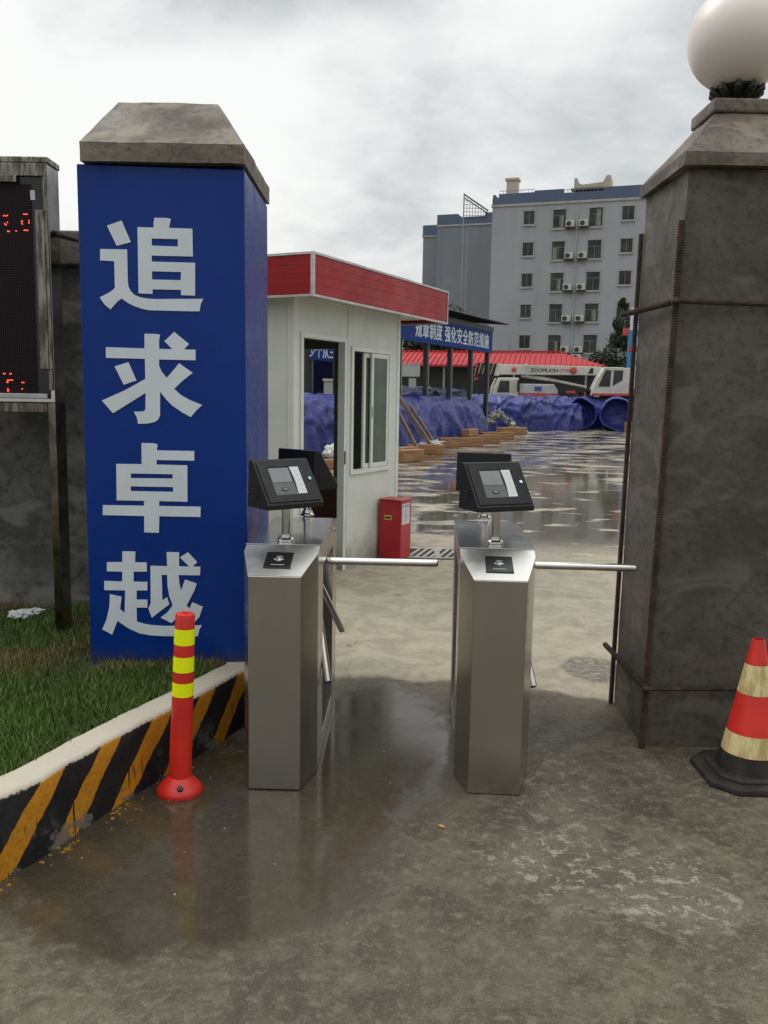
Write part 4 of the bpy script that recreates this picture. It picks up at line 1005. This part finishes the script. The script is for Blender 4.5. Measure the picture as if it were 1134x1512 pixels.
t = thing('cream_cabinet', 'cream metal cabinet seen through the booth doorway', 'cabinet', (-2.75, 43.5, 0))
mb = MB(); mb.box(-.35, .45, 0, .6, 0, 2.3); mb.build('cabinet_body', M['offwhite'], t, bevel=.03)
mb = MB(); mb.box(-.40, .5, -.05, .65, 2.31, 2.42); mb.build('cabinet_top', M['cranewhite'], t)
# small white shed
t = thing('white_shed', 'small white roofed shelter behind the tarpaulins at the booth corner', 'shed', (1.1, 44, 0))
mb = MB(); mb.box(-1.3, .58, 0, 1.6, 2.62, 3.22); mb.build('roof_panel', M['offwhite'], t)
mb = MB()
for k in range(7): mb.prism([(-1.3 + k * .27, 3.225), (-1.1 + k * .27, 3.225), (-1.2 + k * .27, 3.32)], -.02, 1.6, axis='y')
mb.build('roof_ridges', M['offwhite'], t)
for x in (-1.2, .02): mb = MB(); mb.box(x, x + .06, .1, .16, 0, 2.61); mb.build('post', M['lightedge'], t)
t = thing('white_tank', 'white ribbed tank beside a column under the small shelter', 'tank', (1.55, 43.2, 0))
mb = MB(); mb.box(-.02, .62, 0, .8, .9, 2.12)
mb.build('tank_body', M['offwhite'], t)
mb = MB()
for k in range(6): mb.box(.0 + k * .12, .05 + k * .12, -.03, -.002, .95, 2.08)
mb.build('ribs', M['cranewhite'], t)
mb = MB(); mb.box(-.42, -.08, 0, .4, .5, 2.5); mb.build('column', M['offwhite'], t)

# ------------------------------------------------------------ red roofed shed
t = thing('red_roof_shed', 'long dark shed with a red ribbed sheet roof', 'shed', (15.0, 59.5, 0), R(-12))
W_, D_, ez, rz_ = 27, 7.5, 3.85, 4.95
mb = MB()
e = [(-W_, 0, ez), (0, 0, ez), (0, D_, ez), (-W_, D_, ez)]; r_ = [(-W_, D_ / 2, rz_), (-3.2, D_ / 2, rz_)]
mb.add(e + r_, [(0, 1, 5, 4), (1, 2, 5), (2, 3, 4, 5), (0, 3, 2, 1), (0, 4, 3)])
n = int(W_ / .36)
for k in range(n):
    x = -W_ + k * .36
    f = 1 if x < -3.2 else max(.03, -x / 3.2)
    y1 = D_ / 2 * f; z1 = ez + (rz_ - ez) * f
    mb.hexa([(x, -.03, ez + .01), (x + .09, -.03, ez + .01), (x + .09, y1, z1 + .01), (x, y1, z1 + .01)], [(x + .02, -.03, ez + .09), (x + .07, -.03, ez + .09), (x + .07, y1, z1 + .09), (x + .02, y1, z1 + .09)])
mb.box(-W_, -3.2, D_ / 2 - .12, D_ / 2 + .12, rz_ + .02, rz_ + .12)
mb.box(-W_, 0, -.06, -.035, ez - .10, ez + .03)
mb.build('roof', M['redroof'], t)
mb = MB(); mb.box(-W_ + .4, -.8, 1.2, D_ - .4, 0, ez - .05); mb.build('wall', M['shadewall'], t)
for k in range(6): mb = MB(); x = -W_ + 1 + k * 4.9; mb.box(x, x + .15, .2, .35, 0, ez - .03); mb.build('post', M['lightedge'], t)

# ------------------------------------------------------------ mobile crane
t = thing('mobile_crane', 'white and red truck crane with its boom lowered, parked beyond the tarpaulins', 'crane', (5.5, 50, 0))
mb = MB(); mb.prism([(.9, 2.98), (7.0, 3.02), (7.0, 3.52), (.9, 3.56)], 1.0, 1.6, axis='y'); bo = mb.build('boom', M['cranewhite'], t, bevel=.03)
mb = MB(); mb.box(.75, 1.05, .95, 1.65, 2.9, 3.62); mb.build('boom_collar', M['cranewhite'], bo, bevel=.02)
mb = MB(); mb.box(2.6, 2.7, .96, 1.64, 2.95, 3.60); mb.build('boom_collar', M['cranewhite'], bo, bevel=.02)
tx = text_mb('ZOOMLION', .31, 0, .95, .004, boldx=.006); tx.build('maker_lettering', M['craneblack'], bo, mx=T(3.66, .99, 3.15) @ STAND)
tx = text_mb('QY25V', .25, 0, .95, .004, boldx=.005); tx.build('model_lettering', M['cranered'], bo, mx=T(4.87, .99, 3.17) @ STAND)
for x, r in ((1.9, .14), (5.35, .2)):
    mb = MB(); mb.lathe([(r, -.001), (r, .05), (r * .6, .08)], 20); mb.build('red_roundel', M['cranered'], bo, mx=T(x, .995, 3.27) @ Matrix.Rotation(R(90), 4, 'X'))
mb = MB(); mb.prism([(6.2, 3.12), (6.5, 3.12), (6.5, 3.42), (6.35, 3.42)], .97, .996, axis='y'); mb.build('boom_mark', M['darkiron'], bo)
# boom head: sheaves with black and cream chevrons
mb = MB()
for k in range(5):
    x = -.35 + k * .24
    mb.hexa([(x, .9, 2.95), (x + .13, .9, 2.95), (x + .13, 1.7, 2.95), (x, 1.7, 2.95)], [(x + .16, .9, 3.62), (x + .29, .9, 3.62), (x + .29, 1.7, 3.62), (x + .16, 1.7, 3.62)])
bh = mb.build('boom_head', M['craneblack'], t)
mb = MB()
for k in range(4):
    x = -.23 + k * .24
    mb.hexa([(x, .93, 2.97), (x + .09, .93, 2.97), (x + .09, 1.67, 2.97), (x, 1.67, 2.97)], [(x + .15, .93, 3.58), (x + .24, .93, 3.58), (x + .24, 1.67, 3.58), (x + .15, 1.67, 3.58)])
mb.build('chevrons', M['stripeyel'], bh)
mb = MB(); mb.box(-.35, .75, .95, 1.65, 2.55, 2.94); mb.build('hook_block', M['craneblack'], t, bevel=.05)
mb = MB()
for k in range(4): mb.prism([(-.42, 2.6 + k * .28), (-.18, 2.68 + k * .28), (-.18, 2.8 + k * .28), (-.42, 2.72 + k * .28)], .9, .94, axis='y')
mb.build('warning_stripes', M['cranered'], bh)
mb = MB(); mb.tube([(3.5, 1.3, 2.85), (6.2, 1.3, 2.32)], .09, 10); mb.tube([(2.4, 1.3, 2.95), (4.0, 1.3, 2.75)], .11, 10); mb.build('lifting_ram', M['cranewhite'], t, smooth=True)
# driving cab
mb = MB(); mb.prism([(.65, 1.1), (2.1, 1.1), (2.1, 2.78), (.95, 2.78), (.72, 2.2)], .2, 2.4, axis='y'); cb = mb.build('driving_cab', M['cranewhite'], t, bevel=.05)
mb = MB(); mb.prism([(.86, 1.95), (1.55, 1.95), (1.55, 2.6), (1.02, 2.6)], .17, .195, axis='y'); mb.build('cab_window', M['darkglass'], cb)
mb = MB(); mb.box(2.0, 2.1, .0, .15, 2.0, 2.65); mb.build('mirror', M['craneblack'], cb)
# engine hood panel
mb = MB(); mb.prism([(2.15, 1.7), (4.35, 1.7), (4.35, 2.1), (4.1, 2.45), (2.15, 2.45)], .2, 2.2, axis='y'); hd = mb.build('side_hood', M['offwhite'], t, bevel=.04)
mb = MB(); mb.box(2.16, 4.34, .17, .195, 1.78, 1.93); mb.build('red_stripe', M['cranered'], hd)
mb = MB(); mb.box(3.0, 3.4, .17, .195, 2.08, 2.3); mb.build('blue_mark', M['bluelogo'], hd)
mb = MB(); mb.box(.6, 9.5, .3, 2.3, 1.0, 1.45); mb.box(4.36, 9.5, .25, 2.35, 1.46, 1.68); mb.build('chassis', M['darkiron'], t)
rnd = random.Random(2)
mb = MB()
for k in range(26):
    x = rnd.uniform(4.5, 8.6); z = rnd.uniform(1.7, 2.1); mb.box(x, x + rnd.uniform(.1, .5), .5, 1.6, z, z + rnd.uniform(.05, .25))
mb.build('deck_gear', M['darkiron'], t)
mb = MB(); mb.box(4.9, 5.4, .4, .6, 1.95, 2.1); mb.box(5.9, 6.0, .4, .6, 1.8, 2.0); mb.build('rear_lamp_bar', M['cranered'], t)
for x in (1.4, 2.8, 6.4, 7.8):
    for y in (.25, 1.95):
        mb = MB(); mb.lathe([(.5, 0), (.54, .05), (.54, .30), (.5, .35)], 28, c=(0, 0, 0)); w = mb.build('wheel', M['rubber'], t, mx=T(x, y + .35, .54) @ Matrix.Rotation(R(90), 4, 'X'), smooth=True)
# slewing cab
mb = MB(); mb.prism([(6.25, 1.85), (9.0, 1.85), (9.0, 2.6), (8.1, 2.75), (8.05, 3.47), (6.95, 3.47), (6.6, 2.9), (6.3, 2.2)], .1, .95, axis='y'); sc_ = mb.build('slewing_cab', M['cranewhite'], t, bevel=.04)
mb = MB(); mb.prism([(6.62, 2.38), (7.28, 2.38), (7.32, 3.3), (7.0, 3.3)], .07, .095, axis='y'); mb.build('cab_window', M['darkglass'], sc_)
mb = MB(); mb.prism([(7.45, 2.42), (7.98, 2.75), (8.0, 3.3), (7.48, 3.3)], .07, .095, axis='y'); mb.build('cab_window', M['darkglass'], sc_)
mb = MB(); mb.prism([(6.28, 1.86), (9.02, 1.86), (9.02, 2.35), (8.75, 2.35), (8.35, 2.0), (6.3, 1.98)], .06, .092, axis='y'); mb.build('red_swoosh', M['cranered'], sc_)
mb = MB(); mb.box(8.1, 10.4, .3, 2.0, 2.62, 3.45); mb.build('winch_housing', M['cranewhite'], t, bevel=.04)
mb = MB(); mb.box(9.0, 10.6, .1, 2.2, 1.7, 2.6); mb.build('counterweight', M['cranered'], t, bevel=.05)

# ------------------------------------------------------------ apartment block
t = thing('apartment_block', 'grey blue six storey block with slate blue parapet and tile trimmed windows', 'building', (9.746, 88, 0), R(-18.8))
mb = MB(); mb.box(.35, 24, 0, 14, 0, 20.05); mb.build('wall', M['facade'], t)
mb = MB(); mb.box(.25, 24.1, -.1, 14.1, 20.06, 20.28); mb.build('cornice', M['sill'], t)
mb = MB(); mb.box(.33, .95, -.02, 14, 20.285, 20.95); mb.box(.951, 4.4, -.02, .2, 20.285, 21.28); mb.box(4.401, 7.2, -.02, .2, 20.285, 21.42); mb.box(7.201, 11.0, -.02, .2, 20.285, 21.05); mb.box(11.001, 24, -.02, .2, 20.285, 21.38); mb.box(.33, .55, .201, 14, 20.955, 21.28)
mb.build('parapet', M['parapet'], t)
mb = MB()
for x0, x1, z0 in ((1.0, 4.4, 21.285), (7.2, 11.0, 21.055)):
    mb.tube([(x0, .1, z0 + .28), (x1, .1, z0 + .28)], .03, 6)
    k = int((x1 - x0) / .35)
    for i in range(k + 1): mb.tube([(x0 + i * .35, .1, z0), (x0 + i * .35, .1, z0 + .28)], .02, 5)
mb.build('roof_railing', M['lightedge'], t)
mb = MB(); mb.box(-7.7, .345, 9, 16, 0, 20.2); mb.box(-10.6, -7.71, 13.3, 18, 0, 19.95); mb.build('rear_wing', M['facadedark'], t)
mb = MB(); mb.box(-7.75, -5.4, 8.95, 16, 20.4, 21.5); mb.box(-5.39, -2.4, 8.95, 16, 20.4, 21.15); mb.box(-2.39, .34, 8.95, 16, 20.4, 21.5); mb.box(-10.65, -7.76, 13.25, 18, 20.15, 21.3); mb.build('rear_parapet', M['parapet'], t)
mb = MB(); mb.box(-7.8, .33, 8.9, 16, 20.21, 20.39); mb.box(-10.7, -7.81, 13.2, 18, 19.96, 20.14); mb.build('rear_cornice', M['sill'], t)
cols = [(3.45, 4.52, 1.2, 0), (6.27, 7.52, 1.66, 1), (9.65, 10.93, 1.66, 1), (12.66, 13.78, 1.2, 0)]
rnd = random.Random(4)
for r in range(6):
    zt = 19.52 - 2.94 * r
    for ci, (x0, x1, h, big) in enumerate(cols):
        z0 = zt - h
        mb = MB(); mb.box(x0, x1, -.012, -.004, z0, zt); f = mb.build('window', M['darkglass'], t)
        mb = MB(); e = .09
        mb.box(x0 - e, x0, -.06, -.002, z0 - .02, zt + .02); mb.box(x1, x1 + e, -.06, -.002, z0 - .02, zt + .02); mb.box(x0 - e, x1 + e, -.08, -.002, zt + .021, zt + .2); mb.box(x0 - e, x1 + e, -.14, -.002, z0 - .2, z0 - .021)
        mb.build('surround', M['sill'], f)
        mb = MB(); w = .035
        xm = (x0 + x1) / 2; zc = zt - h * .32
        mb.box(xm - w / 2, xm + w / 2, -.035, -.013, z0, zt if not big else zc - w); mb.box(x0, x1, -.035, -.013, zc - w, zc) if big else None
        mb.box(x0, x0 + w, -.035, -.013, z0, zt); mb.box(x1 - w, x1, -.035, -.013, z0, zt)
        mb.build('window_frame', M['lightedge'], f)
        if rnd.random() < .6 and big:
            a = rnd.choice((x0 + .1, xm + .08)); mb = MB(); mb.box(a, a + rnd.uniform(.22, .42), -.0125 - .006, -.0125, z0 + .05, zc - .06 if rnd.random() < .7 else zt - .1); mb.build('curtain', M['curtain'], f)
for q, zz_ in enumerate((16.5, 12.5)):
    mb = MB(); mb.box(-7.95, -7.8, 12.9, 13.2, zz_, zz_ + .9); mb.build('bracket', M['sill'], t)
BM = Matrix.Translation((9.746, 88, 0)) @ RZ(R(-18.8))
ac0 = thing('air_conditioner', 'x', 'air conditioner', (0, 0, 0), R(-18.8), 'air conditioner units on the apartment block')
mb = MB(); mb.box(0, .82, -.42, -.1, 0, .58); mb.build('casing', M['acwhite'], ac0, bevel=.03, segs=1)
mb = MB(); mb.lathe([(.23, 0), (.23, .02)], 20); mb.build('fan', M['acfan'], ac0, mx=T(.30, -.423, .29) @ Matrix.Rotation(R(90), 4, 'X'))
mb = MB(); mb.box(-.05, .9, -.4, -.02, -.10, -.03); mb.build('bracket', M['darkiron'], ac0)
floors = ['top', 'second from top', 'third from top', 'fourth from top', 'fifth from top']
first = True
for r in range(5):
    for side, x in (('left', 7.53), ('right', 8.80)):
        o = ac0 if first else copy_tree(ac0)
        first = False
        o.location = BM @ Vector((x, 0, 17.84 - 2.94 * r)); o['label'] = 'air conditioner unit %s of the downpipe on the %s window row' % (side, floors[r])
o = copy_tree(ac0); o.location = BM @ Vector((8.72, 0, 5.35)); o['label'] = 'lowest air conditioner unit, just above the red roof'
t2 = thing('downpipe', 'thin pale downpipe running down between the air conditioner units', 'pipe', BM @ Vector((8.56, 0, 0)), R(-18.8))
mb = MB(); mb.tube([(0, -.12, 0), (0, -.12, 19.4)], .06, 8); mb.build('pipe', M['pipe'], t2, smooth=True)
mb = MB()
for r in range(5): z = 17.6 - 2.94 * r; mb.tube([(-.8, -.3, z), (.9, -.3, z - .05)], .03, 6)
mb.build('cross_bracket', M['blackmetal'], t2)
t2 = thing('roof_chimney', 'square cream chimney with a flared top above the parapet', 'chimney', BM @ Vector((1.7, 3, 20)), R(-18.8), 'cream chimneys on the apartment roof')
mb = MB(); mb.box(-.55, .55, -.5, .5, 0, 3.1); mb.build('stack', M['cream'], t2); mb = MB(); mb.box(-.68, .68, -.62, .62, 3.11, 3.32); mb.build('rim', M['cream'], t2)
o = copy_tree(t2); o.location = BM @ Vector((17.2, 3, 20.6)); o['label'] = 'cream chimney just showing beside the grey pillar cap'
t2 = thing('roof_stair_house', 'cream roof structure with raised curved ends over a dark canopy', 'roof structure', BM @ Vector((9.5, 3, 20)), R(-18.8))
mb = MB(); mb.prism([(-1.75, 1.2), (1.75, 1.2), (1.75, 2.6), (1.7, 3.15), (1.3, 3.15), (1.0, 2.55), (-.9, 2.4), (-1.35, 2.55), (-1.5, 3.05), (-1.75, 3.05)], 0, 2.5, axis='y'); mb.build('body', M['cream'], t2)
mb = MB(); mb.box(-1.95, 1.2, -.9, -.01, 1.75, 1.9); mb.build('canopy', M['blackmetal'], t2)
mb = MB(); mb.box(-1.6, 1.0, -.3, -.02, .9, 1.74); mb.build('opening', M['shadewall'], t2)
# lattice on the mast
t2 = thing('roof_mast', 'tall thin twin pole mast with a triangular lattice sign frame', 'mast', (7.12, 86, 0))
mb = MB(); mb.tube([(0, 0, 0), (0, 0, 20.9)], .06, 8); mb.tube([(.4, 0, 0), (.4, 0, 18.2)], .05, 8); mb.build('pole', M['lightedge'], t2, smooth=True)
mb = MB()
mb.tube([(.05, 0, 20.8), (2.35, 0, 19.35)], .07, 6); mb.tube([(.05, .05, 20.5), (2.35, .05, 19.1)], .05, 6); mb.tube([(.3, 0, 18.6), (2.3, 0, 18.7)], .03, 6)
for k in range(8):
    x = .3 + k * .27; top = 20.7 - x * .62
    mb.tube([(x, 0, 18.4), (x, 0, top)], .022, 5)
for k in range(5):
    z = 18.9 + k * .33; xe = min(2.3, (20.7 - z) / .62); mb.tube([(.05, 0, z), (xe, 0, z)], .022, 5)
mb.build('lattice', M['blackmetal'], t2)

# ------------------------------------------------------------ trees
def tree(name, label, loc, blobs, n, leaf, seed, trunk_h, group=None):
    t = thing(name, label, 'tree', loc, 0, group)
    rnd = random.Random(seed); mb = MB()
    for k in range(n):
        bx, by, bz, rx, ry, rz = rnd.choice(blobs)
        while True:
            p = Vector((rnd.uniform(-1, 1), rnd.uniform(-1, 1), rnd.uniform(-1, 1)))
            if p.length <= 1: break
        p = p.normalized() * p.length ** .6
        c = Vector((bx + p.x * rx, by + p.y * ry, bz + p.z * rz))
        q = noise.noise(c * 1.1 + Vector((seed, 0, 0)))
        if q < -.18: continue
        s = leaf * rnd.uniform(.6, 1.3)
        r = Matrix.Rotation(rnd.uniform(0, 6.28), 3, Vector((rnd.gauss(0, 1), rnd.gauss(0, 1), rnd.gauss(0, 1))).normalized())
        vs = [c + r @ Vector(v) * s for v in ((-.5, 0, 0), (0, -.28, .05), (.6, 0, 0), (0, .28, .05))]
        mb.add(vs, [(0, 1, 2, 3)], 0 if rnd.random() < .55 else 1)
    mb.build('crown', [M['leaf1'], M['leaf2']], t, fix=False)
    mb = MB(); mb.tube([(0, 0, 0), (.05, 0, trunk_h * .5), (-.05, 0, trunk_h)], [.14, .1, .04], 8)
    for k in range(5):
        a = rnd.uniform(0, 6.28); z = trunk_h * rnd.uniform(.4, .85); mb.tube([(0, 0, z), (math.cos(a) * .8, math.sin(a) * .8, z + .7)], [.05, .015], 6)
    mb.build('trunk', M['bark'], t, smooth=True)
tree('slim_tree', 'slim dark green tree with spreading lower branches beside the block', (16.1, 62, 0), [(.35, 0, 8.0, .35, .35, .7), (.3, 0, 7.0, .6, .5, .9), (.2, 0, 5.8, .7, .6, 1.0), (.1, 0, 4.8, 1.0, .8, 1.0), (-.9, 0, 4.4, 1.0, .7, .8), (-1.3, 0, 3.8, 1.0, .7, .7), (.5, 0, 3.6, 1.2, .8, .9)], 9000, .2, 11, 8)
TG = 'dark trees behind the steel canopy'
tree('broad_tree', 'dense dark tree rising above the roof behind the steel canopy', (5.2, 74, 0), [(0, 0, 7.2, 2.0, 1.6, 2.2), (-1.6, 0, 6.0, 2.0, 1.6, 2.0), (1.3, 0, 5.6, 1.6, 1.4, 1.6)], 6000, .28, 21, 5, TG)
tree('broad_tree', 'dark tree between the booth corner and the canopy posts', (1.4, 74, 0), [(0, 0, 6.2, 2.3, 1.6, 1.9), (1.7, 0, 5.6, 1.8, 1.4, 1.5)], 6000, .28, 22, 5, TG)
tree('broad_tree', 'low dark tree behind the right hand canopy posts', (7.6, 74, 0), [(0, 0, 5.4, 1.2, 1.2, 1.0), (-1.4, 0, 5.8, 1.5, 1.4, 1.3)], 4500, .28, 23, 4.5, TG)
# ------------------------------------------------------------ tall blue sign
t = thing('pylon_sign', 'tall blue and white pylon sign partly hidden by the grey pillar', 'sign', (16.45, 60, 0))
mb = MB(); mb.box(.12, 1.3, .1, .3, 6.35, 7.85); mb.build('white_panel', M['signwhite'], t)
mb = MB(); mb.box(0, .28, .1, .3, 0, 6.1); mb.box(.95, 1.3, .1, .3, 0, 6.1); mb.box(0, 1.3, .09, .31, 6.11, 6.34); mb.build('blue_posts', M['signblue'], t)
mb = MB()
for k in range(6): mb.box(.281, .949, .12, .28, .5 + k * .95, 1.15 + k * .95)
mb.build('pale_panel', M['signwhite'], t)
mb = MB(); mb.box(-.38, -.02, .1, .2, 6.0, 6.5); mb.build('red_board', M['cranered'], t)
mb = MB(); mb.box(.0, 1.3, .06, .088, 4.95, 5.25); mb.build('red_strip', M['cranered'], t)
mb = MB()
pts = [(.55 + .26 * math.cos(a), .09, 7.1 + .26 * math.sin(a)) for a in [R(q) for q in range(40, 361, 20)]] + [(.55, .09, 7.1)]
mb.tube(pts, .045, 6); mb.build('round_emblem', M['bluelogo'], t)

# ------------------------------------------------------------ sky, sun, camera
w = bpy.data.worlds.new('World'); S.world = w; w.use_nodes = True; n = w.node_tree; nb = NB(n)
bg = n.nodes['Background']; bg.inputs['Strength'].default_value = .1
sky = nb.n('ShaderNodeTexSky'); sky.sky_type = 'NISHITA'; sky.sun_disc = False; sky.sun_elevation = R(52); sky.sun_rotation = R(-60); sky.dust_density = 4; sky.air_density = 1.5
d = nb.n('ShaderNodeTexCoord').outputs['Generated']
sp = nb.n('ShaderNodeSeparateXYZ'); nb.l(d, sp.inputs[0])
zz = nb.math('ADD', nb.math('MAXIMUM', sp.outputs[2], 0.0), .32)
cb_ = nb.n('ShaderNodeCombineXYZ'); nb.l(nb.math('DIVIDE', sp.outputs[0], zz), cb_.inputs[0]); nb.l(nb.math('DIVIDE', sp.outputs[1], zz), cb_.inputs[1])
mp = nb.n('ShaderNodeMapping'); mp.inputs['Location'].default_value = (1.3, 4.1, 0); nb.l(cb_.outputs[0], mp.inputs['Vector'])
c1 = nb.noise(mp.outputs['Vector'], 1.25, 5, .5, .25); c2 = nb.noise(mp.outputs['Vector'], 4.0, 5, .55, .3)
cl = nb.math('ADD', nb.math('ADD', nb.math('MULTIPLY', c1, .62), nb.math('MULTIPLY', c2, .25)), .055)
def lobe(dx, dy, dz, width):
    v = Vector((dx, dy, dz)).normalized()
    x = nb.n('ShaderNodeVectorMath', operation='DOT_PRODUCT'); nb.l(d, x.inputs[0]); x.inputs[1].default_value = v
    return nb.ramp(x.outputs['Value'], math.cos(R(width)), 1.0)
for dv, wd, amp in (((-.22, 1, .66), 19, -.15), ((.10, 1, .60), 12, -.09), ((.34, 1, .26), 17, -.085), ((-.38, 1, .28), 20, .10), ((-.02, 1, .22), 17, .07), ((.16, 1, .50), 9, .09)):
    cl = nb.math('ADD', cl, nb.math('MULTIPLY', lobe(*dv, wd), amp))
cl = nb.math('ADD', cl, nb.math('MULTIPLY', nb.math('SUBTRACT', nb.noise(mp.outputs['Vector'], 9, 6, .6, .4), .5), .10))
val = nb.ramp(cl, .315, .575, 0, 1, True)
cc = nb.mix(val, (4.1, 4.35, 4.55), (8.3, 8.35, 8.2))
# an overcast sky is brightest overhead
back = nb.math('MULTIPLY', nb.ramp(sp.outputs[1], -.9, .3, .85, 1.0), nb.ramp(sp.outputs[2], .42, .85, 1.0, 2.3))
sm = nb.n('ShaderNodeVectorMath', operation='SCALE'); nb.l(cc, sm.inputs[0]); nb.l(back, sm.inputs['Scale'])
fin = nb.mix(.93, sky.outputs[0], sm.outputs[0])
nb.l(fin, bg.inputs['Color'])
sl = bpy.data.lights.new('sun', 'SUN'); sl.energy = .9; sl.angle = R(25); sl.color = (1, .97, .92)
so = bpy.data.objects.new('sun', sl); C.objects.link(so)
el, az = R(52), R(-60)
dirv = Vector((math.sin(az) * math.cos(el), math.cos(az) * math.cos(el), math.sin(el)))
so.rotation_euler = dirv.to_track_quat('Z', 'Y').to_euler()

cam = bpy.data.cameras.new('camera'); co = bpy.data.objects.new('camera', cam); C.objects.link(co)
cam.sensor_fit = 'VERTICAL'; cam.sensor_height = 24; cam.lens = 24 * 1280 / 1512; cam.clip_end = 1000; cam.clip_start = .05
P_, Rl = R(7.6), R(1.0)
fw = Vector((0, math.cos(P_), -math.sin(P_))); r0 = Vector((1, 0, 0)); u0 = Vector((0, math.sin(P_), math.cos(P_)))
rt = r0 * math.cos(Rl) + u0 * math.sin(Rl); up = u0 * math.cos(Rl) - r0 * math.sin(Rl)
m3 = Matrix((rt, up, -fw)).transposed()
co.location = (0, 0, 1.6); co.rotation_euler = m3.to_euler()
S.camera = co
S.view_settings.view_transform = 'Standard'; S.view_settings.look = 'None'; S.view_settings.exposure = .25; S.view_settings.gamma = 1
S.render.resolution_x = 768; S.render.resolution_y = 1024
